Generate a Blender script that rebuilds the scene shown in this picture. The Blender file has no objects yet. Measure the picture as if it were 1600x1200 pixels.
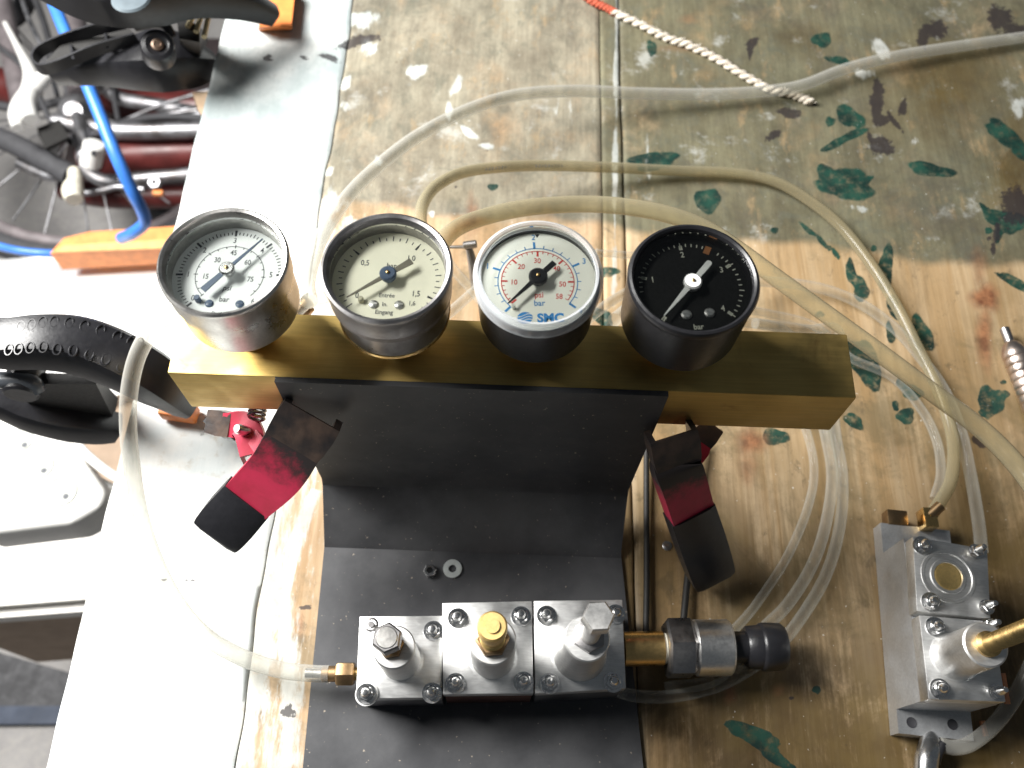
import bpy, bmesh, math, random
import numpy as np
from mathutils import Vector, Matrix
random.seed(7); rng = np.random.default_rng(11)
S = 0.001                                     # all lengths below are millimetres
scene = bpy.context.scene
COL = scene.collection
V = Vector

# ------------------------------------------------------------------ camera
F_PX, PITCH, ROLL, H = 1429.26, 1.1117, 0.0367, 398.59
FW = V((0, math.cos(PITCH), -math.sin(PITCH))); R0 = V((1, 0, 0)); U0 = R0.cross(FW)
RT = R0 * math.cos(ROLL) + U0 * math.sin(ROLL); UP = -R0 * math.sin(ROLL) + U0 * math.cos(ROLL)
CAM = V((0, 0, H))
cd = bpy.data.cameras.new("camera"); cam = bpy.data.objects.new("camera", cd); COL.objects.link(cam)
cam.matrix_world = Matrix(((RT.x, UP.x, -FW.x, 0), (RT.y, UP.y, -FW.y, 0), (RT.z, UP.z, -FW.z, H * S), (0, 0, 0, 1)))
cd.sensor_width = 36; cd.lens = F_PX / 1600 * 36; cd.clip_start = 0.01; cd.clip_end = 50
cd.dof.use_dof = True; cd.dof.focus_distance = 0.33; cd.dof.aperture_fstop = 13
scene.camera = cam

# ------------------------------------------------------------------ world, window light, exposure
w = bpy.data.worlds.new("World"); scene.world = w; w.use_nodes = True
bg = w.node_tree.nodes["Background"]; bg.inputs[0].default_value = (0.80, 0.90, 1.0, 1); bg.inputs[1].default_value = 0.075
def area(name, loc, target, sx, sy, power, col):
    l = bpy.data.lights.new(name, 'AREA'); l.shape = 'RECTANGLE'; l.size = sx * S; l.size_y = sy * S; l.energy = power; l.color = col
    o = bpy.data.objects.new(name, l); COL.objects.link(o); o.location = V(loc) * S
    o.rotation_euler = (V(target) - V(loc)).to_track_quat('-Z', 'Y').to_euler(); return o
area("open_door_daylight", (-700, 400, 680), (-40, 170, 0), 460, 500, 37.0, (1.0, 0.985, 0.955))
scene.view_settings.view_transform = 'Standard'; scene.view_settings.look = 'None'
scene.view_settings.exposure = 0.0; scene.view_settings.gamma = 1.0

def at(px, py, z=0.0):
    """the point at height z (mm) on the line of sight of one spot of the picture"""
    d = FW + RT * ((px - 800) / F_PX) - UP * ((py - 600) / F_PX)
    return CAM + d * ((z - H) / d.z)
def zat(x, y, px, py):
    """the height on the upright line through x, y that lies nearest a line of sight"""
    d = FW + RT * ((px - 800) / F_PX) - UP * ((py - 600) / F_PX)
    A = np.array([[d.x, 0], [d.y, 0], [d.z, -1.0]]); b = np.array([x, y, -H])
    return float(np.linalg.lstsq(A, b, rcond=None)[0][1])

# ------------------------------------------------------------------ mesh building
def catmull(P, n=8):
    P = [V(p) for p in P]; Q = [P[0] * 2 - P[1]] + P + [P[-1] * 2 - P[-2]]; out = []
    for i in range(1, len(Q) - 2):
        a, b, c, d = Q[i - 1], Q[i], Q[i + 1], Q[i + 2]
        for k in range(n):
            t = k / n
            out.append(0.5 * ((2 * b) + (c - a) * t + (2 * a - 5 * b + 4 * c - d) * t * t + (3 * b - a - 3 * c + d) * t ** 3))
    out.append(P[-1]); return out
def axis_frame(ax):
    ax = V(ax).normalized(); t = V((1, 0, 0)) if abs(ax.x) < .9 else V((0, 1, 0))
    x = (t - ax * t.dot(ax)).normalized(); return x, ax.cross(x), ax
class MB:
    def __init__(s): s.v = []; s.f = []
    def add(s, vs, fs):
        o = len(s.v); s.v += [V(v) for v in vs]; s.f += [tuple(i + o for i in f) for f in fs]; return s
    def bm(s, bm, M=None):
        bm.verts.index_update()
        return s.add([(M @ v.co) if M else v.co.copy() for v in bm.verts], [[v.index for v in f.verts] for f in bm.faces])
    def box(s, c, size, R=None, bev=0.0, seg=2):
        bm = bmesh.new(); bmesh.ops.create_cube(bm, size=1)
        for v in bm.verts: v.co = V((v.co.x * size[0], v.co.y * size[1], v.co.z * size[2]))
        if bev: bmesh.ops.bevel(bm, geom=list(bm.edges), offset=bev, segments=seg, profile=.5, affect='EDGES')
        M = Matrix.Translation(V(c)) @ (R.to_4x4() if R else Matrix.Identity(4)); s.bm(bm, M); bm.free(); return s
    def lathe(s, prof, o=(0, 0, 0), ax=(0, 0, 1), n=48, hexa=False):
        x, y, z = axis_frame(ax); o = V(o); idx = []; base = len(s.v)
        for r, h in prof:
            if r <= 1e-6: idx.append([len(s.v)]); s.v.append(o + z * h)
            else:
                idx.append(list(range(len(s.v), len(s.v) + n)))
                for k in range(n):
                    a = 2 * math.pi * k / n; s.v.append(o + z * h + (x * math.cos(a) + y * math.sin(a)) * r)
        for A, B in zip(idx, idx[1:]):
            for k in range(n):
                k2 = (k + 1) % n
                if len(A) == 1 and len(B) == 1: break
                if len(A) == 1: s.f.append((A[0], B[k2], B[k]))
                elif len(B) == 1: s.f.append((A[k], A[k2], B[0]))
                else: s.f.append((A[k], A[k2], B[k2], B[k]))
        return s
    def cyl(s, a, b, r, n=24, r2=None, bev=.0):
        a, b = V(a), V(b); h = (b - a).length; r2 = r if r2 is None else r2
        p = [(0, 0), (r - bev, 0), (r, bev), (r2, h - bev), (r2 - bev, h), (0, h)] if bev else [(0, 0), (r, 0), (r2, h), (0, h)]
        return s.lathe(p, a, b - a, n)
    def sweep(s, pts, sec, up=(0, 0, 1), scale=None, smooth=0):
        """sec: closed 2-D outline (side, up); scale: per point (side, up) factors"""
        if smooth:
            m = len(pts)
            if scale is not None:
                sc = catmull([V((a, b, 0)) for a, b in scale], smooth); scale = [(q.x, q.y) for q in sc]
            pts = catmull(pts, smooth)
        pts = [V(p) for p in pts]; n = len(sec); rings = []
        for i, p in enumerate(pts):
            t = (pts[min(i + 1, len(pts) - 1)] - pts[max(i - 1, 0)]).normalized(); u = V(up)
            side = t.cross(u).normalized(); u = side.cross(t).normalized(); a, b = scale[i] if scale is not None else (1, 1)
            rings.append(list(range(len(s.v), len(s.v) + n))); s.v += [p + side * (q[0] * a) + u * (q[1] * b) for q in sec]
        for A, B in zip(rings, rings[1:]):
            for k in range(n): s.f.append((A[k], B[k], B[(k + 1) % n], A[(k + 1) % n]))
        s.f.append(tuple(rings[0])); s.f.append(tuple(reversed(rings[-1]))); return s
    def tube(s, pts, r, n=12, smooth=8, wob=0):
        if isinstance(r, (int, float)): r = [r] * len(pts)
        if smooth: rr = [q.x for q in catmull([V((a, 0, 0)) for a in r], smooth)]; pts = catmull(pts, smooth)
        else: rr = r; pts = [V(p) for p in pts]
        t0 = (pts[1] - pts[0]).normalized(); x, y, _ = axis_frame(t0); rings = []
        for i, p in enumerate(pts):
            t = (pts[min(i + 1, len(pts) - 1)] - pts[max(i - 1, 0)]).normalized()
            x = (x - t * x.dot(t)).normalized(); y = t.cross(x); rings.append(list(range(len(s.v), len(s.v) + n)))
            for k in range(n):
                a = 2 * math.pi * k / n; rad = rr[i] * (1 + (random.uniform(-wob, wob) if wob else 0)); s.v.append(p + (x * math.cos(a) + y * math.sin(a)) * rad)
        for A, B in zip(rings, rings[1:]):
            for k in range(n): s.f.append((A[k], A[(k + 1) % n], B[(k + 1) % n], B[k]))
        s.f.append(tuple(reversed(rings[0]))); s.f.append(tuple(rings[-1])); return s
    def prism(s, poly, z0, z1, M=None):
        n = len(poly); M = M or Matrix.Identity(4)
        vs = [M @ V((p[0], p[1], z0)) for p in poly] + [M @ V((p[0], p[1], z1)) for p in poly]
        fs = [tuple(reversed(range(n))), tuple(range(n, 2 * n))] + [(k, (k + 1) % n, n + (k + 1) % n, n + k) for k in range(n)]
        return s.add(vs, fs)
    def slab(s, lo, hi):
        """solid between two outlines of equally many points"""
        n = len(lo); return s.add(list(lo) + list(hi), [tuple(reversed(range(n))), tuple(range(n, 2 * n))] + [(k, (k + 1) % n, n + (k + 1) % n, n + k) for k in range(n)])
    def hexnut(s, c, r, h, rot=0.0, ax=(0, 0, 1), hole=0.0):
        """chamfered hexagon, r across the corners, with an optional bore"""
        x, y, z = axis_frame(ax); c = V(c)
        ring = lambda rr, hh: [c + z * hh + (x * math.cos(rot + k * math.pi / 3) + y * math.sin(rot + k * math.pi / 3)) * rr for k in range(6)]
        L = [ring(r * .9, 0), ring(r, h * .08), ring(r, h * .88), ring(r * .88, h)]
        if hole: L = [ring(hole, 0)] + L + [ring(hole, h), ring(hole, 0)]
        o = len(s.v)
        for l in L: s.v += l
        for i in range(len(L) - 1):
            for k in range(6): s.f.append((o + i * 6 + k, o + i * 6 + (k + 1) % 6, o + (i + 1) * 6 + (k + 1) % 6, o + (i + 1) * 6 + k))
        if not hole: s.f.append(tuple(o + 5 - k for k in range(6))); s.f.append(tuple(o + (len(L) - 1) * 6 + k for k in range(6)))
        return s
    def text(s, txt, size, c, z, rot=0.0, sx=1.0, shear=0.0, bold=0.0):
        cu = bpy.data.curves.new("lettering", 'FONT'); cu.body = txt; cu.size = size; cu.align_x = 'CENTER'; cu.align_y = 'CENTER'
        cu.resolution_u = 3; cu.shear = shear; cu.offset = bold + .012 * size
        ob = bpy.data.objects.new("lettering", cu); me = ob.to_mesh()
        ca, sa = math.cos(rot), math.sin(rot)
        s.add([V((c[0] + (v.co.x * sx) * ca - v.co.y * sa, c[1] + v.co.x * sx * sa + v.co.y * ca, z)) for v in me.vertices], [tuple(p.vertices) for p in me.polygons])
        ob.to_mesh_clear(); bpy.data.objects.remove(ob); bpy.data.curves.remove(cu); return s
    def tick(s, ang, r0, r1, w0, z, c=(0, 0), w1=None):
        """flat mark, ang clockwise from the top in degrees"""
        a = math.radians(ang); d = V((math.sin(a), math.cos(a), 0)); n = V((d.y, -d.x, 0)); o = V((c[0], c[1], z)); w1 = w0 if w1 is None else w1
        return s.add([o + d * r0 - n * w0 / 2, o + d * r1 - n * w1 / 2, o + d * r1 + n * w1 / 2, o + d * r0 + n * w0 / 2], [(0, 1, 2, 3)])
    def arc(s, a0, a1, r, w, z, n=60):
        vs = []; fs = []
        for i in range(n + 1):
            a = math.radians(a0 + (a1 - a0) * i / n); d = V((math.sin(a), math.cos(a), 0)); vs += [d * (r - w / 2) + V((0, 0, z)), d * (r + w / 2) + V((0, 0, z))]
            if i: fs.append((2 * i - 2, 2 * i - 1, 2 * i + 1, 2 * i))
        return s.add(vs, fs)
    def mesh(s, name, Minv=None, angle=38):
        me = bpy.data.meshes.new(name); me.from_pydata([tuple(((Minv @ v) if Minv else v) * S) for v in s.v], [], s.f)
        bm = bmesh.new(); bm.from_mesh(me); bmesh.ops.recalc_face_normals(bm, faces=bm.faces); bm.to_mesh(me); bm.free()
        if angle:
            me.polygons.foreach_set('use_smooth', [True] * len(me.polygons)); me.set_sharp_from_angle(angle=math.radians(angle))
        return me
FR = {}
def tag(o, label, cat=None, group=None, kind=None):
    if label: o['label'] = label
    if cat: o['category'] = cat
    if group: o['group'] = group
    if kind: o['kind'] = kind
    return o
def thing(name, label, cat, loc=(0, 0, 0), rz=0.0, group=None):
    o = bpy.data.objects.new(name, None); COL.objects.link(o); o.location = V(loc) * S; o.rotation_euler = (0, 0, rz); o.empty_display_size = .01
    FR[o.name] = (Matrix.Translation(V(loc)) @ Matrix.Rotation(rz, 4, 'Z')).inverted(); return tag(o, label, cat, group)
def part(name, mb, mat, parent, local=False, label=None, angle=38, kind=None):
    M = None if local else FR[parent.name]
    me = mb.mesh(name, M, angle); me.materials.append(mat); o = bpy.data.objects.new(name, me); COL.objects.link(o); o.parent = parent
    FR[o.name] = FR[parent.name]
    if label: o['label'] = label
    if kind: o['kind'] = kind
    return o
def put(name, me, parent, p, rot=0.0, label=None):
    """one more piece sharing the mesh me, at world point p"""
    o = bpy.data.objects.new(name, me); COL.objects.link(o); o.parent = parent; o.location = (FR[parent.name] @ V(p)) * S; o.rotation_euler = (0, 0, rot)
    if label: o['label'] = label
    return o
def single(name, mb, mat, label, cat, group=None, kind=None, angle=38):
    c = sum(mb.v, V()) / len(mb.v); c.z = min(v.z for v in mb.v)
    me = mb.mesh(name, Matrix.Translation(-c), angle); me.materials.append(mat); o = bpy.data.objects.new(name, me); COL.objects.link(o); o.location = c * S
    FR[o.name] = Matrix.Translation(-c); return tag(o, label, cat, group, kind)

# ------------------------------------------------------------------ materials
class NT:
    def __init__(s, name):
        s.m = bpy.data.materials.new(name); s.m.use_nodes = True; s.t = s.m.node_tree; s.n = s.t.nodes; s.b = s.n["Principled BSDF"]; s.out = s.n["Material Output"]
    def node(s, typ, **k):
        n = s.n.new(typ)
        for a, b in k.items(): setattr(n, a, b)
        return n
    def lk(s, a, b): s.t.links.new(a, b)
    def put(s, sock, v):
        if hasattr(v, 'links') or hasattr(v, 'is_output'): s.lk(v, sock)
        else: sock.default_value = v
    def coord(s, scale=(1, 1, 1), rot=(0, 0, 0), loc=(0, 0, 0), kind='Object'):
        tc = s.node('ShaderNodeTexCoord'); mp = s.node('ShaderNodeMapping'); s.lk(tc.outputs[kind], mp.inputs[0])
        mp.inputs['Scale'].default_value = scale; mp.inputs['Rotation'].default_value = rot; mp.inputs['Location'].default_value = loc; return mp.outputs[0]
    def noise(s, scale, co=None, detail=4, rough=.55, dist=0.0):
        n = s.node('ShaderNodeTexNoise'); n.inputs['Scale'].default_value = scale; n.inputs['Detail'].default_value = detail; n.inputs['Roughness'].default_value = rough; n.inputs['Distortion'].default_value = dist
        s.lk(co if co is not None else s.coord(), n.inputs['Vector']); return n.outputs['Fac']
    def ramp(s, fac, a, b):
        n = s.node('ShaderNodeMapRange'); n.interpolation_type = 'SMOOTHSTEP'; s.put(n.inputs['Value'], fac); s.put(n.inputs['From Min'], a); s.put(n.inputs['From Max'], b); return n.outputs[0]
    def mix(s, fac, a, b, mode='MIX'):
        n = s.node('ShaderNodeMix'); n.data_type = 'RGBA'; n.blend_type = mode; s.put(n.inputs[0], fac)
        for i, v in ((6, a), (7, b)): s.put(n.inputs[i], (*v, 1) if isinstance(v, tuple) and len(v) == 3 else v)
        return n.outputs[2]
    def math(s, op, a, b=0.0, clamp=False):
        n = s.node('ShaderNodeMath'); n.operation = op; n.use_clamp = clamp; s.put(n.inputs[0], a); s.put(n.inputs[1], b); return n.outputs[0]
    def bump(s, h, strength=.2, dist=.0005):
        n = s.node('ShaderNodeBump'); n.inputs['Strength'].default_value = strength; n.inputs['Distance'].default_value = dist; s.lk(h, n.inputs['Height']); s.lk(n.outputs[0], s.b.inputs['Normal']); return n
    def set(s, **k):
        for a, v in k.items():
            a = a.replace('_', ' '); s.put(s.b.inputs[a], (*v, 1) if isinstance(v, tuple) and len(v) == 3 else v)
        return s
def M_plain(name, col, rough=.5, metal=0.0, var=.15, scale=120, bump=.0, col2=None, spec=None, rvar=.12, stretch=(1, 1, 1)):
    t = NT(name); co = t.coord(stretch); f = t.noise(scale, co)
    c2 = col2 or tuple(c * (1 - var) for c in col); c1 = tuple(min(1, c * (1 + var * .6)) for c in col) if not col2 else col
    t.set(Base_Color=t.mix(t.ramp(f, .3, .7), c1, c2), Metallic=metal)
    n2 = t.noise(scale * 2.3, co, 3); r = t.node('ShaderNodeMapRange'); t.lk(n2, r.inputs[0]); r.inputs['To Min'].default_value = max(0, rough - rvar); r.inputs['To Max'].default_value = min(1, rough + rvar); t.lk(r.outputs[0], t.b.inputs['Roughness'])
    if spec is not None: t.b.inputs['Specular IOR Level'].default_value = spec
    if bump: t.bump(t.noise(scale * 4, co, 3), bump)
    return t.m
def M_metal(name, col, rough=.28, scr=.6, dirt=None, dirt_amt=.5, stretch=(1, 1, 1), grain=900):
    """worn metal: fine directional scratches, smudges and dark dirt patches"""
    t = NT(name); co = t.coord(stretch); g = t.noise(grain, co, 5, .7); sm = t.noise(55, None, 4)
    base = t.mix(t.ramp(g, .35, .65), tuple(c * .90 for c in col), tuple(min(1, c * 1.04) for c in col))
    if dirt:
        d = t.ramp(t.noise(42, None, 6, .65, .6), .62 - .2 * dirt_amt, .75); base = t.mix(t.math('MULTIPLY', d, .8), base, dirt)
    r = t.math('ADD', t.math('MULTIPLY', t.ramp(sm, .3, .7), .22), rough - .08)
    t.set(Base_Color=base, Metallic=1.0, Roughness=t.math('ADD', r, t.math('MULTIPLY', g, .1))); t.bump(g, .06 * scr, .0003); return t.m
STEEL = M_metal("stainless_steel", (.60, .585, .56), .26, dirt=(.16, .13, .11), dirt_amt=.3)
DSTEEL = M_metal("worn_dark_steel", (.36, .35, .35), .30, dirt=(.08, .07, .06), dirt_amt=.6)
CHROME = M_metal("bright_nickel", (.74, .74, .74), .16, .3)
ALU = M_metal("milled_aluminium", (.76, .76, .75), .40, 1.0, dirt=(.45, .42, .36), dirt_amt=.25, stretch=(.25, 1.4, 1))
BRASS = M_metal("brushed_brass", (.58, .42, .15), .50, 1.0, dirt=(.32, .21, .08), dirt_amt=.1, stretch=(.05, 1.3, 1.3), grain=700)
BRASS2 = M_metal("turned_brass", (.70, .48, .20), .22, .6, dirt=(.24, .13, .05), dirt_amt=.45)
BRONZE = M_metal("dull_brown_brass", (.36, .24, .13), .34, .6, dirt=(.12, .07, .04), dirt_amt=.6)
COPPER = M_metal("copper", (.70, .32, .18), .3, .5)
def M_black_plate():
    t = NT("blackened_sheet_steel"); f = t.noise(30, None, 6, .65); sc = t.noise(140, t.coord((1, .15, 1), (0, 0, .6)), 5, .7)
    base = t.mix(t.ramp(f, .3, .72), (.038, .039, .043), (.078, .079, .083)); base = t.mix(t.math('MULTIPLY', t.ramp(sc, .64, .8), .3), base, (.16, .15, .14))
    sp = t.ramp(t.noise(620, None, 2, .5), .71, .76); base = t.mix(t.math('MULTIPLY', sp, .7), base, (.40, .34, .27))
    sm = t.ramp(t.noise(75, t.coord((1, 1, 1), (0, 0, 0), (3, 1, 0)), 6, .7, 1.2), .66, .8); base = t.mix(t.math('MULTIPLY', sm, .16), base, (.35, .36, .36))
    t.set(Base_Color=base, Metallic=.25, Roughness=t.math('ADD', t.math('MULTIPLY', f, .3), .42)); t.bump(sc, .08, .0003); return t.m
BLACKPLATE = M_black_plate()
BLACK = M_plain("black_plastic", (.018, .018, .021), .35, bump=.10, scale=200)
BLACKSAT = M_plain("satin_black_case", (.014, .014, .016), .33, bump=.03, scale=260)
RUBBER = M_plain("black_rubber", (.012, .011, .010), .62, bump=.2, scale=260)
CORK = M_plain("pale_serrated_wood", (.66, .56, .34), .7, bump=.3)
CREAM = M_plain("cream_dial_paint", (.86, .83, .67), .5, var=.04)
WHITE_DIAL = M_plain("white_dial_paint", (.80, .82, .82), .5, var=.03)
IVORY_DIAL = M_plain("ivory_dial_paint", (.85, .84, .75), .5, var=.03)
BLACK_DIAL = M_plain("black_dial_paint", (.007, .007, .007), .7, var=.3, scale=900, spec=.15)
INK = M_plain("black_dial_ink", (.035, .035, .04), .6); INKB = M_plain("blue_dial_ink", (.035, .22, .50), .6); INKR = M_plain("red_dial_ink", (.62, .06, .05), .6)
INKG = M_plain("grey_dial_ink", (.05, .055, .065), .6); INKW = M_plain("aged_white_dial_ink", (.50, .50, .42), .6); INKO = M_plain("orange_dial_mark", (.30, .12, .04), .6)
NEEDLE_BLUE = M_plain("blue_grey_needle", (.075, .11, .18), .4); NEEDLE_GREY = M_plain("olive_grey_needle", (.16, .145, .11), .45); NEEDLE_BLACK = M_plain("black_needle", (.012, .012, .014), .4); NEEDLE_WHITE = M_plain("white_needle", (.82, .82, .80), .45)
def M_clear(name, tint, body, opac, edge, rough=.14):
    """thin clear wall: see-through where seen square on, milky and shiny towards the edges"""
    t = NT(name); t.set(Base_Color=body, Roughness=rough); t.b.inputs['Specular IOR Level'].default_value = .6
    tr = t.node('ShaderNodeBsdfTransparent'); tr.inputs[0].default_value = (*tint, 1); lw = t.node('ShaderNodeLayerWeight'); lw.inputs['Blend'].default_value = .45
    mx = t.node('ShaderNodeMixShader'); r = t.node('ShaderNodeMapRange'); t.lk(lw.outputs['Facing'], r.inputs[0]); r.inputs['To Min'].default_value = opac; r.inputs['To Max'].default_value = edge
    t.lk(t.math('ADD', r.outputs[0], t.math('MULTIPLY', t.math('SUBTRACT', t.noise(60), .5), .12), True), mx.inputs[0]); t.lk(tr.outputs[0], mx.inputs[1]); t.lk(t.b.outputs[0], mx.inputs[2]); t.lk(mx.outputs[0], t.out.inputs[0]); return t.m
HOSE_CLEAR = M_clear("clear_vinyl_hose", (.96, .96, .94), (.62, .62, .58), .05, .46, .07)
HOSE_MILKY = M_clear("milky_vinyl_hose", (.94, .94, .91), (.56, .55, .51), .20, .66, .22)
HOSE_YELLOW = M_clear("yellowed_vinyl_hose", (.88, .84, .72), (.36, .32, .215), .26, .80, .2)
CLEARPL = M_clear("clear_moulded_plastic", (.93, .95, .96), (.72, .74, .76), .22, .75, .08)
def M_glass():
    t = NT("gauge_glass"); t.set(Base_Color=(1, 1, 1), Roughness=.03); tr = t.node('ShaderNodeBsdfTransparent'); tr.inputs[0].default_value = (.97, .98, .97, 1)
    gl = t.node('ShaderNodeBsdfGlossy'); gl.inputs['Roughness'].default_value = .03; fr = t.node('ShaderNodeFresnel'); fr.inputs[0].default_value = 1.35
    mx = t.node('ShaderNodeMixShader'); t.lk(fr.outputs[0], mx.inputs[0]); t.lk(tr.outputs[0], mx.inputs[1]); t.lk(gl.outputs[0], mx.inputs[2]); t.lk(mx.outputs[0], t.out.inputs[0]); return t.m
GLASS = M_glass()
def M_red():
    t = NT("worn_red_enamel"); f = t.noise(70, None, 6, .6, .5); base = t.mix(t.ramp(f, .3, .75), (.52, .026, .075), (.34, .018, .04))
    base = t.mix(t.math('MULTIPLY', t.ramp(t.noise(160, None, 6, .7), .62, .72), .6), base, (.10, .05, .05)); 
    a = t.node('ShaderNodeAttribute', attribute_name='scorch'); k = t.ramp(t.math('ADD', a.outputs['Fac'], t.math('MULTIPLY', t.math('SUBTRACT', t.noise(110, None, 6, .7), .5), .9)), .25, .62)
    base = t.mix(k, base, (.028, .022, .022)); t.set(Base_Color=base, Roughness=.5); return t.m
RED = M_red(); SATIN = M_metal("satin_turned_steel", (.80, .79, .77), .34, .6); ALUMATT = M_metal("brushed_grey_aluminium", (.56, .57, .58), .42, 1.2, dirt=(.40, .38, .36), dirt_amt=.2); ALUMATT.node_tree.nodes["Principled BSDF"].inputs["Metallic"].default_value = .8
SEATBRASS = M_metal("bright_brass_seat", (.85, .62, .26), .42, .6, dirt=(.5, .3, .1), dirt_amt=.4)
TARRY = M_plain("scuffed_black_jaw_tip", (.022, .020, .021), .42, bump=.25, scale=90, col2=(.09, .06, .045))
ORANGE = M_plain("orange_rubber", (.80, .24, .06), .5, bump=.08); ORANGE2 = M_plain("orange_plastic", (.85, .30, .09), .4)
BLUE = M_plain("blue_hose_plastic", (.05, .20, .66), .35, var=.1); PTFE = M_plain("white_sealing_tape", (.80, .78, .66), .6, bump=.2)
WHITEPL = M_plain("white_plastic", (.80, .79, .76), .45, var=.04); WHITEBOARD = M_plain("white_coated_board", (.82, .81, .79), .6, var=.05, scale=20)
CARD = M_plain("brown_cardboard", (.34, .25, .18), .8, var=.12, scale=60, bump=.1); CARDW = M_plain("white_cardboard", (.80, .78, .74), .75, var=.06, scale=30)
MAROON = M_plain("maroon_frame_paint", (.12, .022, .020), .4, var=.3, scale=40); TYRE = M_plain("grey_black_tyre", (.06, .06, .065), .75, bump=.2); GREYPL = M_plain("grey_mudguard", (.19, .165, .17), .5, var=.25, scale=60)
BIKEALU = M_metal("dull_bicycle_alloy", (.42, .42, .44), .42, .8, dirt=(.14, .11, .09), dirt_amt=.9)
def M_cord(name, a, b): return M_plain(name, a, .85, var=.2, scale=500, col2=b, bump=.5)
CORD = M_cord("frayed_cotton", (.74, .68, .58), (.42, .36, .29)); CORDRED = M_cord("red_dipped_cotton", (.55, .12, .06), (.35, .07, .04))
def M_concrete():
    t = NT("concrete_floor"); f = t.noise(9, None, 8, .7); g = t.noise(120, None, 5, .7); base = t.mix(t.ramp(f, .3, .7), (.26, .25, .25), (.40, .385, .375)); base = t.mix(t.math('MULTIPLY', t.ramp(g, .4, .7), .6), base, (.42, .40, .37))
    t.set(Base_Color=base, Roughness=.85); t.bump(g, .4, .003); return t.m
CONCRETE = M_concrete(); BLUEGREY = M_plain("dark_blue_mat", (.06, .075, .11), .7, var=.2, scale=40, bump=.2); GREYMAT = M_plain("dark_grey_mat", (.10, .10, .105), .9, var=.35, scale=90, bump=.4)

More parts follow.
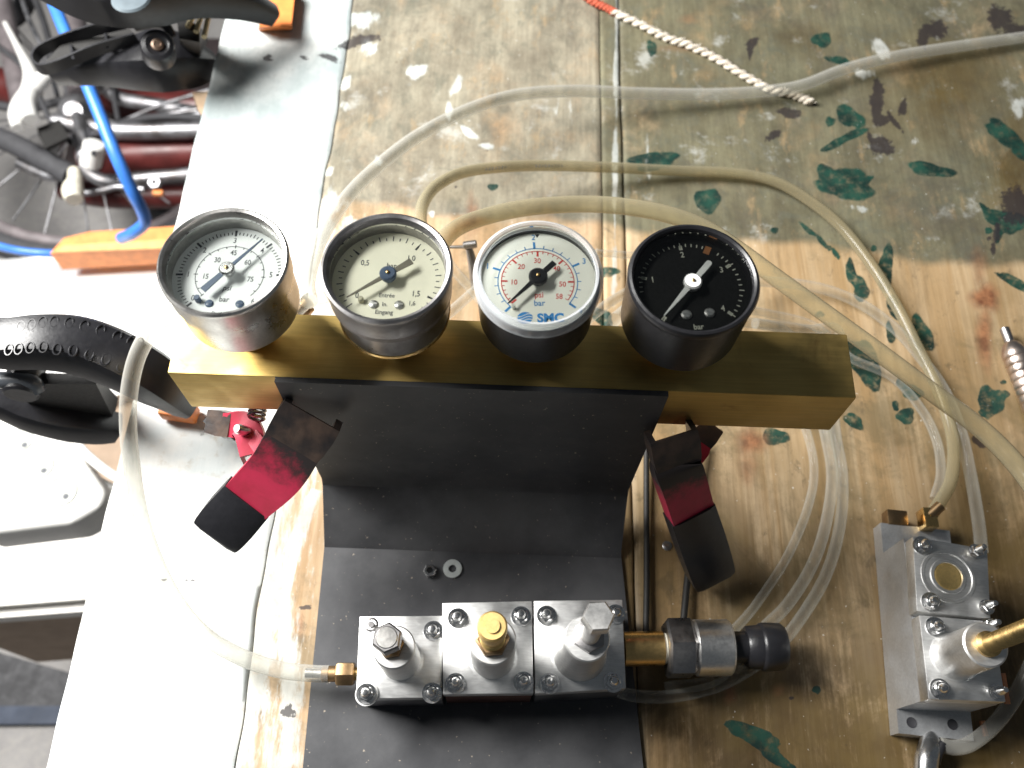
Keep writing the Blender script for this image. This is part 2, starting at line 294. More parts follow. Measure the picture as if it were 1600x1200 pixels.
# ------------------------------------------------------------------ the workbench top
def wood(name, dark, light, grey, seed, whiteness):
    t = NT(name); co = t.coord((1, .035, 1), (0, 0, 0), (seed, seed * .7, 0)); fine = t.noise(420, co, 6, .7); broad = t.noise(70, co, 4, .6, 1.5); blot = t.noise(14, t.coord((1, .5, 1), (0, 0, 0), (seed, 0, 0)), 6, .62)
    at1 = t.node('ShaderNodeAttribute', attribute_name='marks'); at2 = t.node('ShaderNodeAttribute', attribute_name='wear_and_shade')
    s1 = t.node('ShaderNodeSeparateColor'); s2 = t.node('ShaderNodeSeparateColor'); t.lk(at1.outputs['Color'], s1.inputs[0]); t.lk(at2.outputs['Color'], s2.inputs[0])
    G, K, W = s1.outputs; A, B, C = s2.outputs
    base = t.mix(t.ramp(broad, .3, .7), dark, light); base = t.mix(t.math('MULTIPLY', t.ramp(fine, .42, .68), .30), base, tuple(c * .55 for c in dark))
    base = t.mix(t.math('MULTIPLY', t.ramp(blot, .48, .7), .45), base, (.20, .13, .05))
    gr1 = t.ramp(t.noise(52, t.coord((1, .16, 1), (0, 0, 0), (seed, 4, 0)), 8, .72, .6), .50, .74); base = t.mix(t.math('MULTIPLY', gr1, .55), base, (.115, .085, .045))
    cl = t.ramp(t.noise(17, t.coord((1, .8, 1), (0, 0, 0), (seed * 3, 2, 0)), 9, .74, .3), .47, .62); base = t.mix(t.math('MULTIPLY', cl, .60), base, (.135, .11, .06)); ct = t.ramp(t.noise(95, t.coord((1, .7, 1), (0, 0, 0), (5, seed, 4)), 9, .78, .5), .55, .66); base = t.mix(t.math('MULTIPLY', ct, .55), base, (.085, .07, .045))
    # old grey-green grime beyond the line where something used to stand
    pat = t.noise(26, t.coord((1, .8, 1), (0, 0, 0), (9, seed, 0)), 8, .68, .4); gm = t.math('MULTIPLY', A, t.ramp(pat, .10, .50)); g2 = t.mix(t.ramp(t.noise(38, t.coord((1, .5, 1)), 9, .75), .25, .75), tuple(min(1, c * 1.35) for c in grey), tuple(c * .40 for c in grey)); g2 = t.mix(t.math('MULTIPLY', t.ramp(t.noise(60, t.coord((1, .9, 1), (0, 0, .5), (seed, 3, 0)), 9, .78, .8), .50, .62), .5), g2, (.09, .105, .085)); g2 = t.mix(t.math('MULTIPLY', t.ramp(t.noise(75, t.coord((1, .4, 1), (0, 0, 0), (3, seed, 0)), 8, .75), .55, .66), .5), g2, (.36, .25, .13)); g2 = t.mix(t.math('MULTIPLY', t.ramp(fine, .4, .7), .35), g2, tuple(c * .45 for c in grey))
    g2 = t.mix(t.math('MULTIPLY', t.ramp(t.noise(33, t.coord((1, 1, 1), (0, 0, 0), (2, 5, 0)), 7, .72), .56, .7), .6), g2, (.50, .52, .50))
    g2 = t.mix(t.math('MULTIPLY', t.ramp(t.noise(19, t.coord((1, .8, 1), (0, 0, 0), (4, seed, 2)), 9, .76, .4), .47, .66), .62), g2, (.055, .055, .048)); base = t.mix(t.math('MULTIPLY', gm, .92), base, g2)
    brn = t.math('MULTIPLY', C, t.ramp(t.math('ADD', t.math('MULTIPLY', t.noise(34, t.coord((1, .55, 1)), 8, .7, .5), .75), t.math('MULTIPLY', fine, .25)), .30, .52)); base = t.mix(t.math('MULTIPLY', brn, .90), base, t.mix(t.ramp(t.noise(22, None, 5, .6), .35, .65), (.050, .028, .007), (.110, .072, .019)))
    edge = t.noise(170, None, 5, .65); e = t.math('MULTIPLY', t.math('SUBTRACT', edge, .5), .55)
    streak = t.noise(130, t.coord((1, .22, 1), (0, 0, 0), (seed * 2, 1, 0)), 7, .7); wv = t.math('ADD', W, t.math('MULTIPLY', t.math('SUBTRACT', streak, .5), 1.5)); wm = t.math('MULTIPLY', t.ramp(wv, .40, .62), t.ramp(t.noise(150, None, 5, .7), .12, .5))
    wcol = t.mix(t.ramp(t.noise(40, None, 5, .6), .35, .65), (.80, .80, .77) if whiteness > .96 else (.62, .63, .60), (.60, .64, .64) if whiteness > .96 else (.40, .43, .42)); base = t.mix(t.math('MULTIPLY', wm, whiteness), base, wcol)
    base = t.mix(t.math('MULTIPLY', A, t.math('MULTIPLY', t.ramp(t.noise(30, t.coord((1, .6, 1)), 7, .65), .2, .7), .95 if whiteness > .96 else 0.0)), base, (.31, .36, .36))
    thin = t.ramp(t.noise(240, None, 4, .7), .25, .55)
    gr = t.ramp(t.math('ADD', G, t.math('MULTIPLY', e, .4)), .46, .54); gcol = t.mix(t.ramp(t.noise(90, None, 4), .35, .65), (.004, .022, .018), (.012, .058, .040)); base = t.mix(t.math('MULTIPLY', gr, t.math('ADD', t.math('MULTIPLY', thin, .55), t.math('MULTIPLY', t.ramp(t.noise(120, None, 6, .72), .12, .42), .44))), base, gcol)
    kr = t.ramp(t.math('ADD', K, t.math('MULTIPLY', t.math('SUBTRACT', t.noise(330, None, 6, .75), .5), 1.5)), .44, .58); base = t.mix(t.math('MULTIPLY', kr, .85), base, (.022, .017, .020))
    spec = t.ramp(t.noise(520, t.coord((1, 1, 1), (0, 0, 0), (1, 1, 3)), 2, .5), .73, .76); base = t.mix(t.math('MULTIPLY', spec, .55), base, (.74, .74, .70))
    dk = t.ramp(t.noise(300, t.coord((1, 1, 1), (0, 0, 0), (7, 2, 3)), 3, .5), .72, .76); base = t.mix(t.math('MULTIPLY', dk, .6), base, (.07, .05, .03))
    # knots and reddish wood around them
    base = t.mix(t.math('MULTIPLY', B, .95), base, t.mix(t.ramp(t.noise(90, None, 5, .7), .35, .65), (.33, .15, .07), (.12, .045, .022)))
    t.set(Base_Color=base, Roughness=t.math('ADD', t.math('MULTIPLY', blot, .3), .42)); t.b.inputs['Specular IOR Level'].default_value = .35
    h = t.math('ADD', fine, t.math('ADD', t.math('MULTIPLY', gr, .8), t.math('MULTIPLY', wm, .35))); t.bump(h, .35, .0004); return t.m
# marks and painted shade on the boards: picture x, y, half sizes, turn (degrees), strength
GREEN = [(1284,62,12,9,0),(1310,94,16,5,12),(1328,182,20,11,32),(1297,190,6,6,50),(1302,226,16,5,-30),(1330,212,22,5,-24),(1322,288,34,19,8),(1288,268,10,9,30),(1348,284,14,5,-25),(1105,313,16,15,0),(1022,250,30,10,-4),(1012,262,14,5,0),
 (1572,212,32,11,38),(1596,240,14,7,40),(1572,345,26,13,14),(1543,330,16,4,45),(1560,368,4,10,10),(1545,360,5,4,0),(1365,388,4,4,0),(1388,396,6,10,0),(1262,358,14,3,40),(1285,378,14,3,50),(1305,395,10,3,55),(1384,420,9,30,6),(1396,480,7,16,-15),(1350,565,17,32,-28),(1362,590,12,16,-20),(1440,522,12,24,-22),(1391,520,5,14,-12),
 (1424,612,15,9,25),(1408,600,8,5,40),(1415,650,11,10,0),(1399,634,4,7,-10),(1334,658,14,8,35),(1548,627,16,19,-20),(1570,616,6,5,0),(1561,614,3,4,0),(1568,597,4,3,0),(1536,644,5,5,0),(1584,440,24,6,30),(1211,682,17,10,5),(938,494,18,9,30),(950,424,14,6,0),(1281,491,6,4,0),(1345,452,9,16,-8),(1330,425,6,18,-12),
 (1163,1140,26,9,14),(1185,1158,34,9,32),(1215,1186,30,7,34),(1200,1152,20,5,30),(1276,1078,6,5,30),(770,292,7,4,0),(1210,360,5,4,0),(1455,265,30,8,10),(1018,75,6,10,-10)]
DARK = [(1562,28,16,14,20),(1588,46,18,7,8),(1462,46,15,11,10),(1443,56,7,16,10),(1372,140,7,12,0),(1370,165,8,18,0),(1376,188,10,8,0),(1378,228,15,11,15),(1360,215,3,10,-20),(1411,168,5,11,15),(1398,190,3,16,-38),(1233,176,15,6,14),(1209,211,11,5,-30),(1590,322,20,22,0),(1530,690,11,5,42),(1176,66,9,5,-25),(1172,78,4,10,0),(1236,1092,4,3,0),
 (515,90,13,4,18),(475,90,6,2,20),(560,64,26,6,-14),(418,92,8,2,10),(420,86,4,2,0),(1558,362,4,14,5),(1552,388,3,8,0),(1545,372,4,3,0),(480,948,11,2.5,-3),(450,1113,9,8,10),(712,292,2,2,0),(290,905,16,2.2,3),(255,905,3,2,0),(345,838,3,2,0)]
WHITE = [(1378,78,26,18,35,.75),(1592,165,18,26,10,.7),(650,112,18,14,-30,.7),(1430,220,12,12,0,.5),(1340,325,28,8,14,.55),(712,135,9,28,28,.75),(702,170,8,20,0,.8),(730,205,30,8,38,.8),(760,228,18,7,10,.7),(560,30,34,18,0,.75),(575,75,26,26,0,.6),(535,130,26,16,0,.65),(540,165,18,14,0,.6),(1350,115,30,14,10,.55),
 (520,320,22,40,10,.7),(545,345,20,14,0,.7),(675,334,6,7,0,.9),(1470,60,14,12,0,.5),(1010,250,10,60,-3,.45),(880,170,30,40,0,.4),(590,250,10,14,0,.6),(510,268,14,10,0,.7)]
STAIN_SHADE = [(1480,130,90,80,0,.75),(1585,260,50,90,0,.8),(1250,60,60,30,10,.4),(1300,1180,520,330,0,1),(1130,900,160,240,0,.75),(1560,950,190,330,0,.9),(1000,900,60,200,0,.8),(1300,900,260,200,0,.6),(1560,560,90,160,0,.35),(1060,1130,90,60,20,.95),(1010,1090,50,50,0,1),(1310,1140,60,28,-15,.75),(1290,1180,30,40,0,.6),(1580,900,40,90,0,.8),(1590,1110,40,60,0,.8),(1180,740,60,30,0,.45),(1420,660,40,90,20,.5),(1590,640,40,60,0,.45),(690,300,70,20,0,.25),(1450,930,40,100,0,.5),(1470,150,44,42,0,.7),(1400,160,60,60,0,.35),(1130,800,50,60,0,.4),(1000,860,40,110,0,.55)]  # brown stains, plus painted light falloff at lower right and valve shadow
KNOT = [(1540,465,22,20,0,1.3),(1538,525,12,50,0,.95),(1530,418,12,34,0,.5),(1174,690,24,20,0,.95),(1168,730,14,26,0,.5),(738,335,9,32,0,.6),(737,350,18,12,0,.5),(1140,1085,10,16,0,.7),(470,975,5,20,0,.5),(1215,1078,9,9,0,.4),(1062,75,40,6,0,.3),(1075,30,14,8,0,.3)]
def blob_field(X, Y, L, soft=0):
    out = np.zeros_like(X)
    for b in L:
        px, py, rx, ry, an = b[:5]; st = b[5] if len(b) > 5 else 1
        a = math.radians(an); c = at(px, py); e1 = at(px + rx * math.cos(a), py + rx * math.sin(a)) - c; e2 = at(px - ry * math.sin(a), py + ry * math.cos(a)) - c
        D = np.linalg.inv(np.array([[e1.x, e2.x], [e1.y, e2.y]])); u = D[0, 0] * (X - c.x) + D[0, 1] * (Y - c.y); v = D[1, 0] * (X - c.x) + D[1, 1] * (Y - c.y)
        th = np.arctan2(v, u); ph = px * .37 + py * .11
        rr = np.sqrt(u * u + v * v) / (1 + .12 * np.sin(3 * th + ph) + .06 * np.sin(5 * th + ph * 2.1) + .02 * np.sin(9 * th + ph))
        out = np.maximum(out, st * (np.clip(1.15 - .5 * rr, 0, 1) * (rr < 2.3) if not soft else np.clip(1.35 - rr, 0, 1)))
    return out
SEAM1, SEAM2, SEAM3 = -105.5, 45.0, 57.0
LEFT, RIGHT, NEAR, FAR, THICK = -181.0, 340.0, -60.0, 560.0, 21.0
bench = thing("workbench", "old workbench top of paint-stained boards under all the parts", "workbench", (0, 0, 0))
def rough_line(y, amp, ph): return amp * (np.sin(y * .031 + ph) + .6 * np.sin(y * .083 + ph * 2) + .35 * np.sin(y * .21 + ph * 3))
def plank(x0, x1, mat, step=1.5, w0=(0, 0), w1=(0, 0), label=None, dz=0.0):
    nx = max(6, int((x1 - x0) / step)); ny = int((FAR - NEAR) / (step * 1.1)); ys = np.linspace(NEAR, FAR, ny + 1)
    xl = x0 + rough_line(ys, w0[0], w0[1]); xr = x1 + rough_line(ys, w1[0], w1[1]); ts = np.linspace(0, 1, nx + 1)
    X = xl[:, None] * (1 - ts) + xr[:, None] * ts; Y = np.repeat(ys[:, None], nx + 1, 1); Z = np.full_like(X, dz)
    ed = np.minimum(X - xl[:, None], xr[:, None] - X); Z = Z - .9 * np.exp(-(ed / .9) ** 2) - .10 * (1 + np.sin(X * .13 + Y * .021))
    P = np.stack([X, Y, Z], -1).reshape(-1, 3); n = nx + 1
    i = (np.arange(ny)[:, None] * n + np.arange(nx)).ravel(); Fc = np.stack([i, i + 1, i + n + 1, i + n], -1)
    # skirt down to the underside
    rim = np.concatenate([np.arange(n), np.arange(1, ny + 1) * n + nx, np.arange(nx - 1, -1, -1) + ny * n, np.arange(ny - 1, 0, -1) * n]); low = P[rim].copy(); low[:, 2] = -THICK; o = len(P)
    m = len(rim); k = np.arange(m); Fs = np.stack([rim[k], o + k, o + (k + 1) % m, rim[(k + 1) % m]], -1)
    me = bpy.data.meshes.new("plank"); allv = np.concatenate([P, low]); allf = np.concatenate([Fc, Fs])
    me.vertices.add(len(allv)); me.vertices.foreach_set('co', (allv * S).ravel()); me.loops.add(allf.size); me.loops.foreach_set('vertex_index', allf.ravel().astype(np.int32))
    me.polygons.add(len(allf)); me.polygons.foreach_set('loop_start', np.arange(len(allf), dtype=np.int32) * 4); me.polygons.foreach_set('loop_total', np.full(len(allf), 4, np.int32)); me.update(calc_edges=True); me.validate()
    Xa, Ya = allv[:, 0], allv[:, 1]
    line = 303 - .072 * (Xa + 105) + 2.5 * np.sin(Xa * .05) + 1.2 * np.sin(Xa * .17)
    age = np.clip((Ya - line) / 5 + .5, 0, 1)
    g = blob_field(Xa, Ya, GREEN); kd = blob_field(Xa, Ya, DARK); wh = blob_field(Xa, Ya, WHITE, 1); br = blob_field(Xa, Ya, STAIN_SHADE, 1); kn = blob_field(Xa, Ya, KNOT, 1)
    wh = np.maximum(wh, np.clip(1.0 - np.abs(Xa - (53 + .025 * (Ya - 350))) / 3.2, 0, 1) * np.where(Ya > 250, .75, .5))
    if x1 < SEAM1 + 2: wh = np.maximum(wh, .93 - .10 * age)
    if x0 > SEAM1 - 2 and x0 < 0: wh = np.maximum(wh, np.clip(.70 - (Xa - SEAM1) / 70, 0, 1) * (1 - .55 * age)); wh = np.maximum(wh, np.clip(1 - np.abs(Xa + 91 - 5 * np.sin(Ya * .05)) / 9, 0, 1) * .85 * (Ya < 140))
    for nm, ch in (("marks", (g, kd, wh)), ("wear_and_shade", (age, kn, br))):
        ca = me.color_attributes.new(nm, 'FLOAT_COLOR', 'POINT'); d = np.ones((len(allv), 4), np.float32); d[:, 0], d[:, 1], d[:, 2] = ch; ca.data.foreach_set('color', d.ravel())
    me.polygons.foreach_set('use_smooth', [True] * len(me.polygons)); me.set_sharp_from_angle(angle=math.radians(60)); me.materials.append(mat)
    ob = bpy.data.objects.new("plank", me); COL.objects.link(ob); ob.parent = bench
    if label: ob['label'] = label
    return ob
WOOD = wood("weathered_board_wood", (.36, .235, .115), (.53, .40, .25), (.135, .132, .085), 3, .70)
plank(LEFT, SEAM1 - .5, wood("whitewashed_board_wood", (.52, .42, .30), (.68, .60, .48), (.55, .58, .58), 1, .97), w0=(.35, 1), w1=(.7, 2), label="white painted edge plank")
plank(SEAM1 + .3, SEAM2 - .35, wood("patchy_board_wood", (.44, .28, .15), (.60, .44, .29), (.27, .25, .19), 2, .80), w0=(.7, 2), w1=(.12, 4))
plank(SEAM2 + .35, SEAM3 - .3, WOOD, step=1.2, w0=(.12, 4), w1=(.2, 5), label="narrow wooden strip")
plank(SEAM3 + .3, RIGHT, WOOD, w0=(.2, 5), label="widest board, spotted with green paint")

# ------------------------------------------------------------------ brass bar and bent plate
BX, BY, DB, ZT, HB, L = 0.0, 152.03, 25.43, 115.6, 28.1, 238.0
bar = single("brass_bar", MB().box((BX, BY, ZT - HB / 2), (L, DB, HB), None, .6), BRASS, "solid square brass bar carrying the row of four round gauges", "bar")
yf = BY - DB / 2 - .15
def bent_plate():
    t = 2.0; mb = MB(); d = 21.0
    # outline stations from the top edge down to the foot and forward: left, right (outer face), and the inward normal offset
    st = [((-81.6, yf - t, ZT + .4), (53.9, yf - t, ZT + .4), (0, t, 0))]
    l2, r2 = at(503, 757, 19), at(981, 757, 19); st.append(((l2.x, yf - t, 21.5), (r2.x, yf - t, 21.5), (0, t, -.6)))
    st.append(((l2.x, yf - t - 1.6, 17.6), (r2.x, yf - t - 1.6, 17.6), (0, t * .8, -t * .6)))
    l3, r3 = at(507, 846, 3.5), at(970, 846, 3.5); st.append(((l3.x, l3.y, 4.2), (r3.x, l3.y, 4.2), (0, t * .6, -t * .9)))
    l4, r4 = at(507, 853, 2), at(970.5, 853, 2); st.append(((l4.x, l4.y - .6, 2.1), (r4.x, l4.y - .6, 2.1), (0, 0, -t)))
    l5, r5 = at(473, 1200, 2.1), at(1006, 1200, 2.1); dl = (l5 - l4).normalized(); dr = (r5 - r4).normalized()
    l6, r6 = l5 + dl * 60, r5 + dr * 60; st.append(((l6.x, l6.y, 2.1), (r6.x, r6.y, 2.1), (0, 0, -t)))
    v = []; f = []
    for a, b, nrm in st:
        a, b, nrm = V(a), V(b), V(nrm); v += [a, b, b + nrm, a + nrm]
    for i in range(len(st) - 1):
        for k in range(4): f.append((i * 4 + k, i * 4 + (k + 1) % 4, i * 4 + 4 + (k + 1) % 4, i * 4 + 4 + k))
    f += [(3, 2, 1, 0), tuple(len(v) - 4 + k for k in range(4))]; mb.add(v, f); return mb
single("bent_steel_plate", bent_plate(), BLACKPLATE, "black bent sheet steel plate standing against the bar, its foot under three valves", "steel plate", angle=25)

# ------------------------------------------------------------------ gauges
GX = [-91.9, -40.6, 7.0, 55.8]; GY = BY + 6.6; GAUGES = "round pressure gauges in a row on the brass bar"
def ring_bumps(mb): pass
def screws(root, dz, pts, mat, r=1.5, dome=1.0):
    for x, y in pts:
        m = MB().lathe([(0, dz), (r, dz), (r, dz + dome * .45), (r * .7, dz + dome * .9), (0, dz + dome)], (x, y, 0), n=16)
        m.box((x, y, dz + dome * .98), (r * 1.5, r * .28, .25)); part("screw", m, mat, root, True)
def pointer(root, z, ang, tip, tail, wt, w_hub, wtail, hub_r, mat, hubmat, round_tail=False, c=(0, 0)):
    a = math.radians(ang); d = V((math.sin(a), math.cos(a), 0)); n = V((d.y, -d.x, 0)); o = V((c[0], c[1], 0))
    out = [o + d * tip - n * wt / 2, o + d * tip + n * wt / 2, o + n * w_hub / 2, o + n * wtail[0] / 2, o - d * tail + n * wtail[1] / 2]
    if round_tail:
        for k in range(1, 6): q = math.pi * k / 6; out.append(o - d * (tail + math.sin(q) * wtail[1] / 2) + n * math.cos(q) * wtail[1] / 2)
    out += [o - d * tail - n * wtail[1] / 2, o - n * wtail[0] / 2, o - n * w_hub / 2]
    lo = [p + V((0, 0, z)) for p in out]; hi = [p + V((0, 0, z + .45)) for p in out]
    p = part("pointer", MB().slab(lo, hi), mat, root, True, angle=20)
    part("pointer_hub", MB().lathe([(0, z - 1.6), (hub_r * .8, z - 1.6), (hub_r, z - .3), (hub_r, z + .9), (hub_r * .82, z + 1.35), (0, z + 1.35)], (c[0], c[1], 0), n=28), hubmat, p, True)
    part("arbor", MB().lathe([(0, z), (.6, z), (.6, z + 1.75), (.3, z + 1.95), (0, z + 1.95)], (c[0], c[1], 0), n=12), BRASS2, p, True); return p
def gauge_base(i, label, casemat, nipmat, bot_r, R, case_top):
    g = thing("pressure_gauge", label, "pressure gauge", (GX[i], GY, ZT + .05), 0, GAUGES)
    part("connector", MB().lathe([(0, 0), (5.5, 0), (5.5, 5)], (0, -4.5, 0), n=24).hexnut((0, -4.5, 4.5), 8.2, 8).lathe([(4.8, 12), (4.8, 16.4), (0, 16.4)], (0, -4.5, 0), n=24), nipmat, g, True)
    part("case", MB().lathe([(0, 15.4), (bot_r - 1.6, 15.4), (bot_r - .4, 15.9), (bot_r, 17.2), (R, case_top), (R - 1.2, case_top), (R - 1.2, 22), (0, 22)], n=72), casemat, g, True)
    return g
# 1: stainless gauge, white dial 0-6
g = gauge_base(0, "shiny steel gauge with white dial reading 0 to 6 bar, leftmost on the bar", STEEL, BRASS2, 19.2, 19.4, 33)
TOP = 42.1
part("bezel", MB().lathe([(19.5, 31.6), (20.0, 31.8), (20.1, 32.6), (20.1, 39.5), (20.6, 40.4), (20.5, 41.5), (19.8, TOP), (18.9, 41.7), (18.5, 40.6), (18.3, 39), (18.3, 33.2), (19.5, 31.6)], n=96), STEEL, g, True)
dz = 33.6; dial = part("dial", MB().lathe([(18.28, dz - 1), (18.28, dz), (0, dz)], n=72), WHITE_DIAL, g, True); z = dz + .06
m = MB()
for k in range(0, 61):
    a = -137 + 4.5 * k; big = k % 10 == 0; mid = k % 5 == 0; m.tick(a, 15.4 - (.5 if big else 0), 17.2 if big else (16.9 if mid else 16.5), .75 if big else .34, z)
part("bar_scale", m, INKG, dial, True, angle=0)
m = MB().arc(-138, 134, 10.9, .22, z)
for k in range(0, 18):
    a = -137 + 15.3 * k; m.tick(a, 10.2, 10.9 if k % 3 else 11.5, .3, z)
for s_, v in (("1", 1), ("2", 2), ("3", 3), ("4", 4), ("5", 5)):
    a = math.radians(-137 + 45 * v); m.text(s_, 2.9, (13.2 * math.sin(a), 13.2 * math.cos(a)), z, 0, .8)
m.text("0", 2.9, (-10.1, -9.2), z, 0, .8).text("6", 2.6, (8.9, -9.6), z, 0, .8)
for s_, x, y in (("15", -7.6, -1.0), ("30", -4.9, 5.4), ("45", -.1, 8.4), ("60", 5.0, 4.9), ("75", 6.9, -1.5)): m.text(s_, 2.7, (x, y), z, 0, .78)
m.text("psi", 2.7, (0, -5.1), z, 0, .9, .15).text("bar", 2.7, (-.2, -9.3), z, 0, .9).text("D . t .", 1.6, (-1.6, -14.4), z, 0, .9); part("printed_figures", m, INKG, dial, True, angle=0)
screws(g, dz, [(-4.6, -11.0), (5.0, -10.8)], NEEDLE_BLUE, 1.35, .6)
part("stop_pin", MB().lathe([(0, dz), (1.0, dz), (1.0, dz + 2), (.8, dz + 2.2), (0, dz + 2.2)], (-8.2, -10, 0), n=14), NEEDLE_BLUE, g, True)
pointer(g, dz + 3, 38, 15.4, 10.2, .25, 1.3, (1.5, 2.2), 2.5, NEEDLE_BLUE, CHROME)
part("lens", MB().lathe([(0, 38.6), (18.25, 38.6), (18.25, 39.4), (0, 39.4)], n=64), GLASS, g, True)
# 2: duller steel gauge, cream dial 0-1.6
g = gauge_base(1, "worn grey steel gauge with cream dial, needle pointing at 0, words Entrée and Eingang", DSTEEL, BRASS2, 18.6, 19.3, 33)
part("bezel", MB().lathe([(19.4, 30.4), (20.1, 30.8), (20.2, 33), (20.2, 39), (20.8, 40.2), (20.7, 41.5), (19.9, TOP), (18.9, 41.6), (18.4, 40.4), (18.2, 39), (18.2, 33.5), (19.4, 30.4)], n=96), DSTEEL, g, True)
part("seal_residue", MB().lathe([(19.45, 28.0), (19.9, 28.4), (20.0, 29.6), (20.05, 30.6), (19.4, 30.9)], n=72), M_metal("scraped_seal_line", (.30, .28, .27), .5, 1, dirt=(.03, .025, .02), dirt_amt=1.0), g, True)
part("brass_glint_rim", MB().lathe([(17.2, 15.2), (18.2, 14.9), (18.9, 15.5), (18.8, 16.6), (18.4, 16.9)], n=72), BRASS2, g, True)  # brass ring added to draw the bar's reflection at the case bottom
dz = 34.2; z = dz + .06; dial = part("dial", MB().lathe([(18.2, dz - 1), (18.2, dz), (0, dz)], n=72), CREAM, g, True)
m = MB()
for k in range(0, 33):
    v = k * .05; a = -131 + 163.75 * v; big = k in (0, 10, 20, 30); mid = k % 2 == 0
    m.tick(a, 14.3 if big else (14.9 if mid else 15.0), 16.8 if mid else 16.1, .34, z)
    if big and k: m.tick(a, 14.0, 15.7, .75, z, w1=.55)
m.text("0,5", 2.9, (-8.3, 6.0), z, 0, .8).text("1,0", 2.9, (6.4, 8.4), z, 0, .8).text("1,5", 2.9, (9.0, -5.0), z, 0, .8).text("1,6", 2.3, (8.0, -8.6), z, 0, .8).text("0", 2.9, (-9.6, -6.4), z, 0, .8)
m.text("bar", 3.0, (.3, 5.2), z, 0, .8).text("Entrée", 2.2, (-.2, -6.0), z, 0, .86).text("In.", 2.2, (-.5, -9.3), z, 0, .86).text("Eingang", 2.2, (-.5, -12.2), z, 0, .86)
part("printed_figures", m, INKG, dial, True, angle=0)
screws(g, dz, [(-4.1, -9.5), (4.0, -9.4)], SATIN, 1.55, .9)
part("stop_pin", MB().lathe([(0, dz), (.9, dz), (.9, dz + 1.6), (.5, dz + 2), (0, dz + 2)], (-8.0, -8.4, 0), n=14), M_plain("cream_pin", (.55, .52, .38), .5), g, True)
pointer(g, dz + 3, -127, 15.2, 8.8, .25, 1.6, (1.3, 2.3), 2.7, NEEDLE_GREY, NEEDLE_BLUE)
part("lens", MB().lathe([(0, 38.6), (18.15, 38.6), (18.15, 39.4), (0, 39.4)], n=64), GLASS, g, True)
# 3: black plastic gauge with clear cover, white dial
g = gauge_base(2, "black plastic gauge with clear rim and white dial printed in red and blue", BLACKSAT, BRASS2, 18.9, 19.9, 37.5)
part("bezel", MB().lathe([(19.95, 35.6), (20.5, 35.9), (20.6, 39.8), (20.2, 41.2), (19.0, TOP), (18.2, 41.8), (17.9, 40.4), (18.2, 38.6), (19.0, 37.7), (19.95, 35.6)], n=96), CLEARPL, g, True, label="clear plastic rim")
dz = 36.2; z = dz + .06; dial = part("dial", MB().lathe([(18.7, dz - 1), (18.7, dz), (0, dz)], n=72), IVORY_DIAL, g, True)
m = MB().arc(-139, 127, 12.7, .3, z)
for k in range(0, 21):
    a = -139 + 13.3 * k; big = k % 5 == 0; m.tick(a, 12.7, 15.2 if big else 13.9, .75 if big else .28, z)
for s_, v in (("1", 1), ("2", 2), ("3", 3), ("4", 4)):
    a = math.radians(-139 + 66.5 * v); m.text(s_, 3.0, (17.0 * math.sin(a), 17.0 * math.cos(a)), z, .0, .85)
m.text("bar", 3.0, (.7, -8.0), z, .06, .9); part("blue_scale", m, INKB, dial, True, angle=0)
m = MB().arc(-136, 124, 11.6, .3, z)
for k in range(0, 30):
    a = -136 + 4.48 * 2 * k; big = k % 5 == 0; m.tick(a, 9.6 if big else 10.6, 11.6, .65 if big else .25, z)
for s_, x, y in (("10", -7.6, -.6), ("20", -5.4, 5.4), ("30", -.3, 7.9), ("40", 6.0, 5.2), ("50", 7.9, -.7), ("58", 6.9, -5.3)): m.text(s_, 2.7, (x, y), z, 0, .85)
m.text("psi", 2.9, (.5, -5.0), z, .06, .9); part("red_scale", m, INKR, dial, True, angle=0)
m = MB().text("SMC", 4.3, (4.3, -13.3), z, .06, 1.0, 0, .14)
cx, cy = -3.7, -13.5                                                    # round emblem cut by three wavy bands
def band(x, k): return (-1.0 + .95 * k) + .55 * math.sin((x / 2.3) * 2.2 + .4)
R_ = 2.45
for lo, hi in ((None, 0), (0, 1), (1, 2), (2, None)):
    vs = []; fs = []; n = 0
    for q in range(25):
        x = -R_ + 2 * R_ * q / 24; c_ = math.sqrt(max(0, R_ * R_ - x * x)) * .86
        a = -c_ if lo is None else max(-c_, band(x, lo) + .16); b = c_ if hi is None else min(c_, band(x, hi) - .16); b = max(a, b)
        vs += [V((cx + x, cy + a + .06 * x, z)), V((cx + x, cy + b + .06 * x, z))]
        if q: fs.append((2 * q - 2, 2 * q, 2 * q + 1, 2 * q - 1))
    m.add(vs, fs)
part("blue_emblem", m, M_plain("bright_blue_ink", (.03, .25, .62), .6), dial, True, angle=0)
part("top_mark", MB().add([(-1.4, 18.3, z), (.2, 18.3, z), (-.6, 16.9, z)], [(0, 1, 2)]), INK, dial, True, angle=0)
part("stop_pin", MB().lathe([(0, dz), (.6, dz), (.6, dz + 1.8), (.4, dz + 2), (0, dz + 2)], (-7.4, -10.2, 0), n=12), IVORY_DIAL, g, True)
pointer(g, dz + 2.6, -138, 13.6, 7.6, .35, 1.9, (1.7, 1.9), 3.0, NEEDLE_BLACK, NEEDLE_BLACK)
part("lens", MB().lathe([(0, 40.6), (18.0, 40.6), (18.0, 41.3), (0, 41.3)], n=64), GLASS, g, True)
